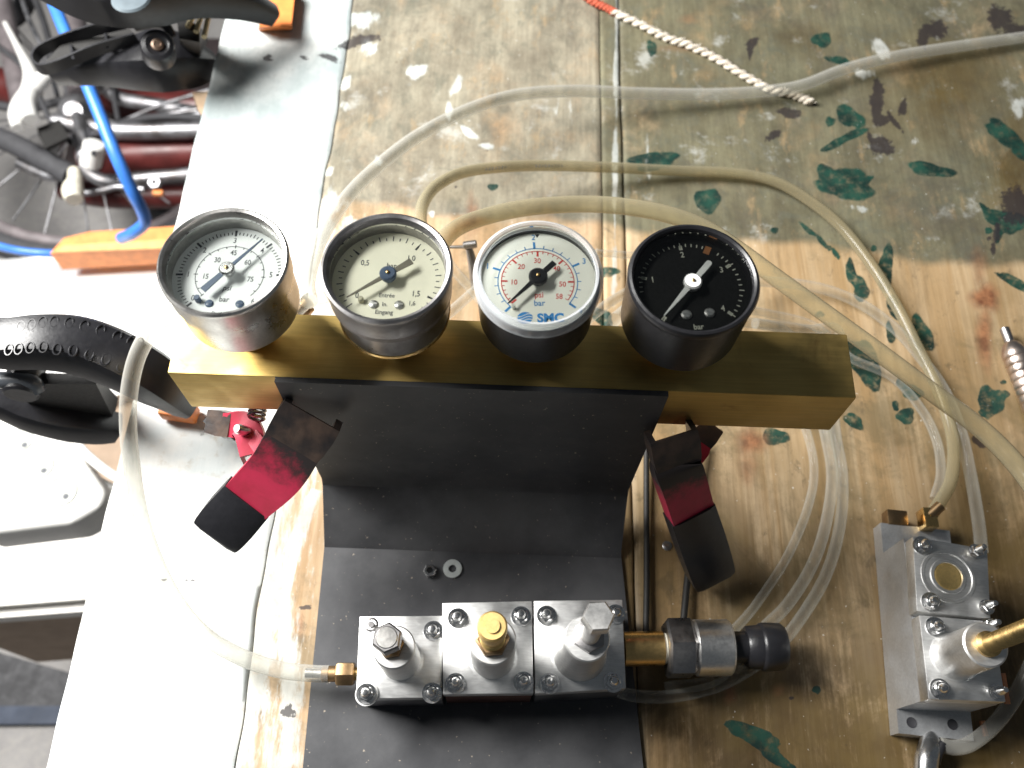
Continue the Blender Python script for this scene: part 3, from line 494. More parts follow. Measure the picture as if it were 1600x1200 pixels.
# 4: all-black gauge
g = gauge_base(3, "all black gauge with black dial and white needle, rightmost on the bar", BLACKSAT, BRASS2, 20.0, 20.6, 39)
part("bezel", MB().lathe([(20.6, 38.8), (20.8, 39.6), (20.9, 40.8), (20.4, 41.8), (19.6, TOP), (18.9, 41.5), (18.7, 40.4), (18.5, 38), (18.5, 34.5), (19.4, 34.5)], n=96), BLACKSAT, g, True)
dz = 36.4; z = dz + .06; dial = part("dial", MB().lathe([(18.5, dz - 1), (18.5, dz), (0, dz)], n=72), BLACK_DIAL, g, True)
tab = [-143, -80, -10, 56, 128]; ang = lambda v: float(np.interp(v, range(5), tab)); m = MB()
for k in range(0, 41):
    if 24 < k < 27 or 0 < k < 7: continue
    big = k % 10 == 0; m.tick(ang(k / 10), 14.5 if big else 15.4, 17.0 if k % 5 == 0 else 16.5, .36, z)
    if big: m.tick(ang(k / 10), 14.2, 15.9, 1.1, z)
for s_, v in (("1", 1), ("2", 2), ("3", 3), ("4", 4)):
    a = math.radians(ang(v)); m.text(s_, 3.0, (12.3 * math.sin(a), 12.3 * math.cos(a)), z, .12, .85)
m.text("bar", 2.7, (1.6, -14.6), z, .1, .9); part("printed_figures", m, INKW, dial, True, angle=0)
part("limit_mark", MB().tick(23, 14.0, 17.0, 2.0, z + .02), INKO, dial, True, angle=0)
screws(g, dz, [(-2.0, -10.5), (5.3, -9.5)], SATIN, 1.7, 1.1)
pointer(g, dz + 2.6, -143, 15.8, 9.2, .3, 2.2, (1.7, 2.0), 2.9, NEEDLE_WHITE, NEEDLE_WHITE, True)
part("lens", MB().lathe([(0, 39.6), (18.5, 39.6), (18.5, 40.3), (0, 40.3)], n=64), GLASS, g, True)

# ------------------------------------------------------------------ valve blocks on the plate foot
def nut_mesh(r, h, dome, wr):
    me = MB().lathe([(wr * .45, 0), (wr, 0), (wr, .6), (wr * .45, .6)], n=24).hexnut((0, 0, .6), r, h, .3).lathe([(r * .62, h + .6), (r * .60, h + .6 + dome * .5), (r * .4, h + .6 + dome * .9), (0, h + .6 + dome)], n=18).mesh("stud_nut"); me.materials.append(CHROME); return me
NUT = nut_mesh(3.0, 2.2, 2.3, 3.9); STUD = nut_mesh(2.5, 2.1, 5.5, 3.0)
def plate_block(mb, c, z0, z1, bev=.35, R=None):
    """c: four corner points; box between z0 and z1"""
    return mb.slab([V((p.x, p.y, z0)) for p in c], [V((p.x, p.y, z1)) for p in c])
VALVES = "aluminium gas valves bolted side by side on the black plate"
def valve(label, corners_px, zt, bodymat):
    c = [at(x, y, zt) for x, y in corners_px]; ctr = sum(c, V()) / 4
    v = thing("gas_valve", label, "valve", (ctr.x, ctr.y, 2.1), 0, VALVES)
    ins = [ctr + (p - ctr) * .975 for p in c]
    part("body", plate_block(MB(), ins, 2.2, zt - 6.2), bodymat, v)
    bm = bmesh.new(); tmp = MB(); plate_block(tmp, c, zt - 6, zt); vs = [bm.verts.new(q) for q in tmp.v]; [bm.faces.new([vs[i] for i in f]) for f in tmp.f]
    bmesh.ops.bevel(bm, geom=list(bm.edges), offset=.35, segments=2, profile=.5, affect='EDGES'); part("cover_plate", MB().bm(bm), ALU, v); bm.free()
    return v, ctr
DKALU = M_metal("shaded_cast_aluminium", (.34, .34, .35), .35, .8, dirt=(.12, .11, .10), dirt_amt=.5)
RDBODY = M_metal("red_brown_valve_body", (.24, .13, .11), .45, .8, dirt=(.10, .05, .04), dirt_amt=.5)  # red-brown metal for the middle valve's body
def boss_on(v, base_px, zt, top_px, r, flare=0.0, name="boss"):
    b = at(*base_px, zt); h = zat(b.x, b.y, *top_px) - zt
    pr = [(r + flare + 1.2, -.05), (r + flare, .25), (r + flare * .4, h * .35), (r, h * .5), (r, h - .5), (r - .5, h), (r * .5, h), (r * .5, h - .3), (0, h - .3)]
    part(name, MB().lathe(pr, (b.x, b.y, zt), n=56), ALU, v); return b, zt + h
# valve 1
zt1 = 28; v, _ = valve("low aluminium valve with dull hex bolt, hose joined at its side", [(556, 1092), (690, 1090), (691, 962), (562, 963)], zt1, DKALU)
b, zb = boss_on(v, (626, 1031), zt1, (622, 1007), 7.9)
zh = zat(b.x - 1, b.y + .4, 611, 992)
part("lock_nut", MB().hexnut((b.x - 1, b.y + .4, zb), 5.0, 3.2, .2), BRONZE, v)
bolt = part("bolt", MB().cyl((b.x - 1, b.y + .4, zb), (b.x - 1, b.y + .4, zh - 4), 3.2, 20).hexnut((b.x - 1, b.y + .4, max(zb + 4, zh - 6)), 5.5, 6, .45), DSTEEL, v)
part("bolt_head_face", MB().lathe([(3.9, max(zb + 4, zh - 6) + 6.0), (3.6, max(zb + 4, zh - 6) + 6.3), (0, max(zb + 4, zh - 6) + 6.3)], (b.x - 1, b.y + .4, 0), n=28), STEEL, bolt)
for px, py in ((677, 986), (675, 1083)): put("stud_nut", NUT, v, at(px, py, zt1), random.random())
p = at(573, 1085, zt1); part("wide_washer", MB().lathe([(2, zt1), (4.4, zt1), (4.4, zt1 + .9), (2, zt1 + .9)], (p.x, p.y, .02), n=32), ALU, v); put("stud_nut", NUT, v, p + V((0, 0, .9)), .4)
p = at(580, 976, zt1); part("stud_hole", MB().lathe([(3.0, zt1 + .05), (2.0, zt1 + .3), (1.6, zt1 - 1.2), (0, zt1 - 1.2)], (p.x, p.y, 0), n=20).cyl(p + V((0, 0, .1)), p + V((0, 0, .9)), 1.3, 14), DSTEEL, v)
# hose union at its left side
e0 = at(557, 1050, 16); fx = lambda px, py, z=16: at(px, py, z)
u = part("hose_union", MB().cyl(fx(560, 1053), fx(548, 1053), 2.6, 20), BRASS2, v, label="brass hose union")
part("union_nut", MB().hexnut(fx(554, 1053), 4.9, (fx(526, 1053) - fx(554, 1053)).length, .3, fx(526, 1053) - fx(554, 1053)), BRONZE, u)
part("collar", MB().cyl(fx(526, 1053), fx(503, 1053), 3.2, 24, 3.0, .3), BRONZE, u); part("barb", MB().cyl(fx(504, 1053), fx(478, 1052), 2.4, 20, 2.3), CHROME, u)
# valve 2
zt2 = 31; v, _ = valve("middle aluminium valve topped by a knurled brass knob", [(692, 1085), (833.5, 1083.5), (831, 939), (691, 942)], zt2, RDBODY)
b, zb = boss_on(v, (770, 1026), zt2, (768, 1001), 8.6); zk = zat(b.x, b.y, 767, 978)
zk = max(zk, zb + 12)
part("brass_nut", MB().hexnut((b.x, b.y, zb), 6.2, 4.2, .1), BRONZE, v)
kn = MB(); n = 60; prof = [(0, zb + 4), (4.1, zb + 4), (4.1, zk - 7)]
kn.lathe(prof + [(4.9, zk - 7), (5.1, zk - 6.4), (5.1, zk - .7), (4.5, zk), (2.5, zk), (2.5, zk + .6), (0, zk + .6)], (b.x, b.y, 0), n=40)
for k in range(6): kn.lathe([(4.15, zb + 4.4 + k * .9), (4.6, zb + 4.8 + k * .9), (4.15, zb + 5.2 + k * .9)], (b.x, b.y, 0), n=32)
part("knob", kn, SEATBRASS, v)
for px, py in ((715, 966), (814, 963), (712, 1068), (818, 1066)): put("stud_nut", NUT, v, at(px, py, zt2), random.random())
# valve 3
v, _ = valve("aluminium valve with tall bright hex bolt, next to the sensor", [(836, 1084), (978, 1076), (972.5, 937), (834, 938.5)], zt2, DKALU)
b, zb = boss_on(v, (906, 1022), zt2, (917, 997), 8.3, 2.2); zk = zat(b.x + .6, b.y + .5, 931, 960)
part("lock_nut", MB().hexnut((b.x + .6, b.y + .5, zb), 6.0, 3.4, .5), DSTEEL, v)
part("bolt", MB().cyl((b.x + .6, b.y + .5, zb + 3), (b.x + .6, b.y + .5, zk - 5), 3.5, 20).hexnut((b.x + .6, b.y + .5, zk - 6.5), 5.5, 6.5, .1), SATIN, v)
for px, py in ((854, 962), (859, 1068), (958, 1066), (962, 960)): put("stud_nut", NUT, v, at(px, py, zt2), random.random())
# ------------------------------------------------------------------ pressure sensor on the right
SZ = 17.0; sx = lambda px: at(px, 1013.5 - (px - 1000) * .015, SZ)
sen = thing("pressure_sensor", "steel sensor with hexagon and black knob screwed into the brass tube", "sensor", sx(1100) - V((0, 0, SZ)), 0)
ax = sx(1200) - sx(1000)
part("brass_tube", MB().cyl(sx(974), sx(1036), 6.9, 32, None, .2), BRASS2, sen); part("sealing_tape", MB().lathe([(0, 0), (5.5, 0), (6.1, .6), (5.9, 2), (6.2, 3), (5.8, 3.6), (0, 3.6)], sx(1030), ax, 28), PTFE, sen)
part("hexagon", MB().hexnut(sx(1040), 12.6, (sx(1083) - sx(1040)).length, math.pi / 6, ax), DSTEEL, sen)
part("barrel", MB().cyl(sx(1083), sx(1141), 11.2, 48, None, .9), SATIN, sen); part("neck", MB().cyl(sx(1141), sx(1170), 6.3, 32), BLACK, sen)
k0 = sx(1164); kl = (sx(1226) - k0).length
part("knob", MB().lathe([(0, 0), (7.6, 0), (8.4, .9), (8.8, kl * .36), (9.5, kl * .40), (9.7, kl * .46), (9.4, kl - 1.8), (8.2, kl - .3), (6.8, kl), (0, kl)], k0, ax, 44), BLACK, sen)
# loose nut and washer
p = at(672, 893, 2.2); single("hex_nut", MB().hexnut(p, 2.9, 2.3, .2, (0, 0, 1), 1.5), CHROME, "small loose hex nut lying on the black plate beside a washer", "nut")
p = at(707, 889, 2.2); single("flat_washer", MB().lathe([(1.7, 0), (4.1, 0), (4.1, .8), (1.7, .8), (1.7, 0)], p, n=36), M_plain("zinc_plated_washer", (.62, .66, .64), .45, .6), "loose flat zinc washer lying on the black plate", "washer")

# ------------------------------------------------------------------ twin valve at the lower right
tv = thing("twin_valve", "twin aluminium valve block standing on the bench at the lower right", "valve", (175, 85, 0.1), math.radians(-3))
q = lambda px, py, z: at(px, py, z)
lb = [V((160.6, 42.3, 0)), V((190.5, 40.5, 0)), V((196.5, 128, 0)), V((166.2, 130.5, 0))]
part("base_block", plate_block(MB(), lb, .2, 9), ALUMATT, tv)
ub = [V((161.2, 51.6, 0)), V((190.6, 51.4, 0)), V((194.6, 112, 0)), V((165, 116.5, 0))]
part("upper_body", plate_block(MB(), ub, 9.05, 32), ALUMATT, tv)
def cover(c, name="cover_plate"):
    bm = bmesh.new(); tmp = MB(); plate_block(tmp, c, 32.1, 40); vs = [bm.verts.new(k) for k in tmp.v]; [bm.faces.new([vs[i] for i in f]) for f in tmp.f]
    bmesh.ops.bevel(bm, geom=list(bm.edges), offset=.4, segments=2, profile=.5, affect='EDGES'); o = MB().bm(bm); bm.free(); return o
c1 = [q(1432.5, 955, 40), q(1548, 967, 40), q(1543, 858, 40), q(1426, 838, 40)]; c2 = [q(1451, 1093, 40), q(1572, 1097, 40), q(1551, 971, 40), q(1436, 961, 40)]
part("cover_plate", cover(c1), ALU, tv); part("cover_plate", cover(c2), ALU, tv)
b = q(1481, 901, 40); r1 = part("port_ring", MB().lathe([(10.8, 40), (10.6, 40.5), (9.6, 40.5), (9.2, 40.06), (7.2, 40.06), (6.8, 40.6), (5.7, 40.6), (5.4, 40.05)], (b.x, b.y, 0), n=56), ALU, tv)
part("brass_seat", MB().lathe([(5.5, 40.1), (5.2, 40.25), (4.6, 40.16), (2, 40.1), (0, 40.1)], (b.x, b.y, 0), n=40), SEATBRASS, r1)
b = q(1492, 1026, 40); h = zat(b.x, b.y, 1543, 1011)
part("boss", MB().lathe([(9.6, 40.05), (9.0, 40.3), (8.3, 43), (8.1, h - .6), (7.5, h), (3.5, h), (0, h)], (b.x, b.y, 0), n=56), ALU, tv)
rod = MB(); hh = h
rod.lathe([(4.6, h), (4.6, h + 1.5), (3.0, h + 2.4)] + [(3.0 + .35 * (k % 2), h + 2.4 + k * .5) for k in range(1, 110)] + [(0, h + 58)], (b.x + .4, b.y, 0), n=24); part("threaded_rod", rod, BRASS2, tv)
for px, py in ((1441, 853), (1524, 862), (1454, 941), (1541, 949), (1461, 980), (1546, 978), (1468, 1077), (1556, 1082)): put("stud_nut", STUD if px > 1500 else NUT, tv, q(px, py, 40), random.random())
for px, py in ((1424, 1129), (1488, 1132)):
    p = q(px, py, 9); part("mounting_hole", MB().lathe([(2.1, 9.25), (1.7, 9.1), (0, 9.07)], (p.x, p.y, 0), n=20), INK, tv)
part("top_union", MB().box(q(1449, 812, 12), (6, 9, 8), None, .5).hexnut(q(1449, 826, 8), 4.2, 3, 0, (0, 1, 0)), BRASS2, tv, label="brass hose union")
part("side_union", MB().cyl(q(1452, 806, 14), q(1470, 790, 16), 2.4, 18), BRONZE, tv)
part("bottom_union", MB().tube([q(1452, 1150, 6), q(1453, 1166, 8), q(1448, 1186, 9), q(1446, 1210, 9)], [3.4, 4.4, 4.6, 4.4], 20), CHROME, tv, label="bright elbow union")
part("hose_ring", MB().tube([q(1461, 1192, 9), q(1466, 1176, 10), q(1474, 1162, 10)], 2.0, 14), BLACK, tv)
part("copper_tube", MB().tube([q(1534, 1126, 6), q(1540, 1150, 5)], 1.2, 10, 4).tube([q(1566, 1052, 20), q(1574, 1100, 18)], 1.2, 10, 4), COPPER, tv)
part("square_stub", MB().box(q(1398, 812, 6), (9, 7, 7), Matrix.Rotation(-.06, 3, 'Z'), .4), BRONZE, tv)

# ------------------------------------------------------------------ hoses
def hose(name, pts, r, mat, label, n=14, ri=None):
    P = [at(*p) for p in pts]; mb = MB().tube(P, r, n, 8)
    return single(name, mb, mat, label, "hose")
hose("clear_hose", [(1960, 20, 5), (1800, 30, 5), (1680, 46, 6), (1600, 58, 6), (1500, 72, 7), (1400, 88, 8), (1320, 108, 8), (1260, 131, 8), (1210, 141, 8), (1120, 147, 9), (1000, 146, 14), (900, 142, 22), (810, 148, 30), (735, 170, 38), (660, 208, 46), (600, 252, 54), (545, 305, 62), (505, 365, 70), (487, 410, 78), (480, 445, 88), (483, 470, 98)], 3.3, HOSE_MILKY, "thick milky hose arching from behind the steel gauges to the far right")
hose("clear_hose", [(300, 468, 104), (268, 486, 102), (238, 515, 96), (215, 555, 86), (203, 605, 74), (200, 660, 60), (206, 730, 46), (218, 800, 34), (240, 870, 25), (275, 940, 18), (322, 995, 15), (380, 1028, 15), (440, 1047, 16), (486, 1052, 16), (504, 1053, 16), (514, 1053, 16)], 3.4, HOSE_MILKY, "milky hose sweeping down past the bar's left end to the brass union")
yh = hose("yellowed_hose", [(668, 395, 84), (657, 345, 72), (664, 312, 60), (688, 286, 48), (730, 268, 38), (800, 260, 28), (870, 259, 20), (960, 262, 12), (1060, 267, 6), (1140, 270, 5), (1200, 280, 5), (1250, 304, 5), (1310, 350, 5), (1360, 412, 5), (1402, 480, 5), (1432, 540, 5), (1458, 590, 5), (1480, 650, 5), (1490, 700, 6), (1486, 750, 8), (1468, 785, 12), (1456, 803, 14)], 2.85, HOSE_YELLOW, "thin yellowed hose looping behind the gauges and back to the twin valve")
mb = MB()
for k, px in enumerate(list(range(760, 795, 5)) + list(range(838, 882, 5))):
    py = float(np.interp(px, [730, 800, 870, 960], [268, 260, 259, 262])); zz = float(np.interp(px, [730, 800, 870, 960], [38, 28, 20, 12])); pc = at(px, py, zz); n_ = (CAM - pc).normalized(); up_ = V((0, 1, 0)); up_ = (up_ - n_ * up_.dot(n_)).normalized()
    pc = pc + n_ * 2.9; sd = up_.cross(n_); hgt = .55 + .25 * ((k * 7) % 3) / 2
    mb.add([pc - sd * .35 - up_ * hgt, pc + sd * .15 - up_ * hgt, pc + sd * .35 + up_ * hgt, pc - sd * .15 + up_ * hgt], [(0, 1, 2, 3)])
part("faint_print", mb, INKG, yh, angle=0)
hose("yellowed_hose", [(676, 400, 96), (706, 362, 92), (750, 341, 88), (820, 325, 86), (900, 319, 86), (970, 322, 88), (1040, 334, 90), (1100, 356, 90), (1150, 388, 90), (1210, 432, 90), (1290, 490, 90), (1370, 548, 90), (1450, 608, 90), (1530, 668, 90), (1590, 728, 92), (1640, 800, 92), (1700, 905, 80), (1760, 1010, 50), (1840, 1120, 14), (1930, 1210, 5), (2050, 1280, 5)], 3.55, HOSE_YELLOW, "thick yellowed hose passing over the other hoses to the right edge")
hose("clear_hose", [(960, 500, 90), (1000, 470, 70), (1060, 455, 46), (1130, 440, 24), (1200, 440, 12), (1280, 450, 6), (1345, 475, 5), (1400, 515, 5), (1440, 560, 5), (1475, 610, 5), (1500, 670, 5), (1516, 740, 5), (1528, 810, 6), (1534, 862, 8)], 2.8, HOSE_CLEAR, "clear hose running from behind the black gauge to the twin valve's far corner")
hose("clear_hose", [(1040, 470, 60), (1120, 475, 30), (1200, 490, 12), (1262, 505, 6), (1300, 530, 5), (1330, 560, 5), (1395, 590, 3), (1440, 640, 3), (1464, 690, 3), (1470, 740, 3), (1460, 780, 3)], 2.2, HOSE_CLEAR, "short clear hose lying beside the bar's right end")
hose("clear_hose", [(1180, 505, 30), (1260, 515, 12), (1310, 518, 6), (1300, 600, 3), (1306, 680, 3), (1316, 740, 3), (1314, 810, 3), (1294, 890, 3), (1255, 960, 3), (1205, 1020, 3), (1130, 1068, 3), (1050, 1088, 3), (985, 1086, 4), (960, 1075, 8)], 2.6, HOSE_CLEAR, "outermost clear hose of the bundle under the bar's right end")
hose("clear_hose", [(1140, 500, 30), (1230, 520, 10), (1270, 600, 3), (1290, 680, 3), (1300, 745, 3), (1290, 820, 4), (1268, 885, 4), (1230, 945, 4), (1190, 985, 4), (1120, 1060, 3), (1040, 1075, 3)], 2.6, HOSE_CLEAR, "middle clear hose of the bundle under the bar's right end")
hose("clear_hose", [(1230, 600, 3), (1262, 680, 3), (1272, 740, 3), (1260, 800, 3), (1230, 870, 3), (1195, 925, 3), (1165, 965, 3), (1120, 1010, 3)], 2.0, HOSE_CLEAR, "innermost clear hose of the bundle passing behind the sensor knob")
hose("clear_hose", [(690, 395, 40), (712, 425, 36), (742, 458, 32), (775, 500, 30)], 2.4, HOSE_CLEAR, "short clear hose running down behind the gap between cream and white dials")
hose("clear_hose", [(775, 430, 34), (745, 452, 38), (715, 478, 44), (690, 500, 50), (640, 545, 60)], 2.4, HOSE_CLEAR, "clear hose rising to the back of the cream-dial gauge")
hose("clear_hose", [(555, 455, 60), (520, 462, 64), (490, 470, 68), (478, 474, 70), (450, 500, 78)], 2.6, HOSE_CLEAR, "clear hose end behind the bar between the two steel gauges")
hose("clear_hose", [(930, 395, 26), (975, 398, 20), (1020, 402, 14), (1080, 412, 8), (1150, 430, 6)], 1.8, HOSE_CLEAR, "thin clear hose between the third and fourth gauges, the upper one")
hose("clear_hose", [(900, 515, 60), (945, 478, 40), (985, 455, 24), (1040, 440, 12)], 2.4, HOSE_CLEAR, "clear hose between the third and fourth gauges, the lower one")
hose("milky_hose", [(1470, 1164, 9), (1490, 1168, 9), (1516, 1162, 10), (1552, 1134, 12), (1582, 1095, 16), (1606, 1050, 20), (1640, 980, 24), (1690, 880, 20), (1760, 790, 12), (1850, 730, 6), (1960, 700, 5), (2060, 660, 5)], 3.0, HOSE_MILKY, "milky hose leaving the twin valve's bright elbow at the lower right")
p0 = at(486, 476, 60); single("brass_hose_union", MB().cyl(at(462, 492, 60), at(483, 470, 64), 3.0, 20, None, .3).hexnut(at(470, 485, 60), 4.6, 4, .2, at(483, 470, 64) - at(470, 485, 60)), BRONZE, "dark brass union behind the bar between the two steel gauges", "fitting")

# ------------------------------------------------------------------ small things on the boards
def frayed(pts_px, r, n):
    P = catmull([at(*p) for p in pts_px], 14); mb = MB(); m = len(P)
    for k in range(2):
        Q = []; 
        for i, p in enumerate(P):
            t = (P[min(i + 1, m - 1)] - P[max(i - 1, 0)]).normalized(); s_ = t.cross(V((0, 0, 1))).normalized(); u_ = s_.cross(t); a = i * .75 + k * math.pi
            Q.append(p + (s_ * math.cos(a) + u_ * math.sin(a)) * r * .45)
        mb.tube(Q, r * .62, 7, 0, .22)
    for i in range(0, m, 1):
        p = P[i]; d = V((random.uniform(-1, 1), random.uniform(-1, 1), random.uniform(0, 1))).normalized(); mb.tube([p, p + d * r * random.uniform(1.0, 1.5)], .18, 4, 0)
    return mb
cordo = thing("frayed_cord", "frayed off-white cotton cord with a red end lying on the far boards", "cord", at(1100, 80, 0))
part("cotton", frayed([(958, 18, 2), (1000, 38, 2), (1040, 58, 2), (1080, 72, 2), (1120, 92, 2), (1160, 116, 2), (1200, 138, 2), (1240, 148, 2), (1268, 160, 2)], 2.5, 1), CORD, cordo, angle=80); part("red_tip", frayed([(905, -14, 2), (925, 2, 2), (945, 11, 2), (962, 20, 2)], 2.4, 1), CORDRED, cordo, angle=80)
noz = thing("ribbed_nozzle", "ribbed pinkish metal nozzle lying at the right edge of the bench", "nozzle", at(1600, 570, 0))
A_, B_ = at(1578, 535, 6), at(1640, 690, 6); axn = B_ - A_; Ln = axn.length
prof = [(0, 0), (2.6, 0), (4.2, 1.5), (5.2, 4)]
for k in range(8): prof += [(5.9, 6 + k * 4), (6.0, 8.4 + k * 4), (5.5, 9.2 + k * 4), (5.9, 9.9 + k * 4)]
part("ribbed_body", MB().lathe(prof + [(5.6, Ln), (0, Ln)], A_, axn, 32), M_metal("pinkish_worn_metal", (.66, .56, .50), .32, .8, dirt=(.22, .16, .12), dirt_amt=.5), noz); part("stem", MB().cyl(A_ - axn.normalized() * 8, A_ + axn.normalized() * 1, 2.3, 18, None, .3), DSTEEL, noz)
fit = thing("small_drain_cock", "small dark steel stopcock with a thin lever between the cream and white dials", "stopcock", at(735, 415, 30))
part("stem", MB().tube([at(744, 450, 24), at(738, 410, 36), at(733, 388, 42)], [2.4, 2.2, 1.7], 16, 4), DSTEEL, fit); part("head", MB().cyl(at(724, 384, 43), at(745, 381, 44), 1.9, 18, None, .4), DSTEEL, fit); part("lever", MB().cyl(at(698, 386, 42), at(728, 386, 43), .75, 10), DSTEEL, fit)
single("thin_black_rod", MB().tube([at(1010, 700, 4), at(1010, 800, 3), at(1010.5, 900, 3), at(1009, 1000, 4)], 1.35, 10, 4), RUBBER, "straight thin black lead running up behind the brass tube", "cable", "thin black leads behind the sensor")
single("thin_black_rod", MB().tube([at(1096, 690, 5), at(1088, 760, 4), at(1080, 850, 4), at(1074, 905, 4), at(1067, 980, 5)], 1.5, 10, 5), RUBBER, "slanting thin black lead running up from the sensor's hexagon", "cable", "thin black leads behind the sensor")
for i, (px, py, l_) in enumerate(((1025 * 1.0, 872, 1), )): pass
p = at(1042, 853, .2); single("screw_head", MB().lathe([(2.2, 0), (2.2, .5), (1.4, .9), (0, .9)], p, n=20).box(p + V((0, 0, .9)), (3, .5, .25)), DSTEEL, "small screw head sunk in the board between the two black leads", "screw")

# ------------------------------------------------------------------ red clamps that hold the plate to the bar
def chan(w, h, t):      # U section opening downwards: (side, up)
    return [(-w / 2, h / 2), (w / 2, h / 2), (w / 2, -h / 2), (w / 2 - t, -h / 2), (w / 2 - t, h / 2 - t), (-w / 2 + t, h / 2 - t), (-w / 2 + t, -h / 2), (-w / 2, -h / 2)]
def red_clamp(label, jaw, mid, tip0, tip, w0, w1, w2, back, pin, upv):
    c = thing("red_spring_clamp", label, "clamp", (jaw.x, jaw.y, jaw.z), 0, "red spring clamps gripping the plate")
    d = (mid - jaw).normalized()
    part("jaw_pad", MB().sweep([jaw - d * 1, jaw + d * 4, jaw + d * 11, jaw + d * 15.5], chan(1, 1, .12), upv, [(w0 * .97, 8), (w0, 9.5), (w0 * .97, 9), (w0 * .9, 8)]), TARRY, c, label="black scuffed jaw tip")
    lever = part("lever", MB().sweep([jaw + d * 13, mid, tip0], chan(1, 1, .12), upv, [(w0 * .93, 8.2), (w1, 9), (w2, 8)], 14), RED, c)
    part("grip_sleeve", MB().sweep([tip0 - (tip - tip0).normalized() * 2, tip0 * .5 + tip * .5, tip - (tip - tip0).normalized() * 1.5, tip], [(-.5, .5), (-.35, .6), (.35, .6), (.5, .5), (.5, -.5), (-.5, -.5)], upv, [(w2 * 1.06, 9), (w2 * 1.1, 9), (w2 * 1.04, 8.4), (w2 * .8, 6.5)], 4), BLACK, c)
    b0, b1, b2 = back
    sc = lever.data.color_attributes.new('scorch', 'FLOAT_COLOR', 'POINT'); Mi = FR[c.name]; jl = Mi @ (jaw + d * 12)
    for vi, vv in enumerate(lever.data.vertices):
        k = max(0.0, min(1.0, 1.15 - ((vv.co / S) - jl).length / 24)); sc.data[vi].color = (k, k, k, 1)
    foot = mid - V(upv).normalized() * 5
    part("link_plate", MB().sweep([b1, b1 * .5 + foot * .5, foot], [(-.5, -.5), (-.5, .5), (.5, .5), (.5, -.5)], upv, [(5, 3), (6, 3), (7, 3)], 4), RED, c)
    part("back_arm", MB().sweep([b0, b1, b2], chan(1, 1, .14), upv, [(9, 7), (11, 8), (10, 8)], 5), RED, c); part("back_jaw_tip", MB().sweep([b0 + (b0 - b1).normalized() * 7, b0 + (b0 - b1).normalized() * 2, b0 + (b1 - b0).normalized() * 3], chan(1, 1, .14), upv, [(9, 5), (10, 7), (9.6, 7.4)]), TARRY, c)
    part("pivot_pin", MB().lathe([(0, -3), (2.1, -3), (2.1, 2.2), (1.5, 3.2), (0, 3.4)], pin, (-.5, -.2, 1), 20), CHROME, c)
    return c
j = at(480, 640, 96); j.y = yf - 6.5; j = V((j.x + 2.5, yf - 5.0, 97))
mid = at(432, 735, 80); t0 = at(385, 782, 66); t1 = at(338, 835, 56)
red_clamp("red spring clamp with scorched jaw gripping the plate's left edge below the bar", j, mid, t0, t1, 23, 21, 19, (at(352, 662, 66), at(385, 668, 66), at(398, 715, 66)), at(378, 672, 72), V((.25, -.5, .9)))
part("spring", MB().tube([at(400, 655, 74) + V((math.sin(k * .9) * 3, k * .25, math.cos(k * .9) * 3)) for k in range(30)], .7, 6, 2), DSTEEL, bpy.data.objects["red_spring_clamp"])
part("rear_handle", MB().sweep([at(330, 655, 60), at(350, 664, 62), at(366, 668, 64)], [(-.5, -.5), (-.5, .5), (.5, .5), (.5, -.5)], (0, 0, 1), [(6, 6), (8, 8), (8, 8)]), BLACK, bpy.data.objects["red_spring_clamp"])
j = V((at(1048, 672, 92).x, yf - 5.0, 92))
mid = at(1058, 735, 76); t0 = at(1078, 800, 50); t1 = at(1112, 900, 14)
red_clamp("darker red spring clamp gripping the plate's right edge below the bar", j, mid, t0, t1, 18.5, 18, 18, (at(1098, 684, 62), at(1088, 696, 60), at(1076, 716, 58)), at(1072, 700, 60), V((0, -.35, .95)))

# ------------------------------------------------------------------ big black clamps on the bench edge
RR = [(-.5, -.42), (-.5, .30), (-.40, .46), (-.22, .5), (.22, .5), (.40, .46), (.5, .30), (.5, -.42), (.4, -.5), (-.4, -.5)]
bc = thing("large_spring_clamp", "large black spring clamp with dimpled grip biting the bench's left edge", "clamp", at(190, 580, 0), 0, "big black spring clamps on the bench edge")
path = [(-60, 520, 66), (0, 535, 66), (60, 533, 66), (115, 537, 63), (165, 553, 57), (215, 577, 49), (255, 603, 38), (292, 636, 20)]
PW = [at(*p) for p in path]; WD = [18, 18, 19.5, 21, 21.5, 21, 19, 11]; TH = [15, 16, 17, 18, 19, 19, 17, 10]
part("upper_arm", MB().sweep(PW, RR, (0, 0, 1), list(zip(WD, TH)), 6), BLACK, bc)
SP = catmull(PW, 40); mrow = len(SP)
dim_px = [(32,511),(47,508),(61,504),(77,503),(97,504),(118,507),(140,512),(165,520),(187,527),(15,547),(28,546),(44,544),(62,543),(80,546),(101,546),(122,550),(147,556),(170,565),(191,573),(243,590)]
def rim_ring(mb, c, a, b, ux, uy, uz, r=.38, n=20, m=6):
    rings = []
    for k in range(n):
        t = 2 * math.pi * k / n; o = c + ux * (a * math.cos(t)) + uy * (b * math.sin(t)); d = (ux * (math.cos(t) / a) + uy * (math.sin(t) / b)).normalized(); rings.append(list(range(len(mb.v), len(mb.v) + m)))
        mb.v += [o + (d * math.cos(2 * math.pi * q_ / m) + uz * math.sin(2 * math.pi * q_ / m)) * r for q_ in range(m)]
    for k in range(n):
        A2, B2 = rings[k], rings[(k + 1) % n]
        for q_ in range(m): mb.f.append((A2[q_], A2[(q_ + 1) % m], B2[(q_ + 1) % m], B2[q_]))
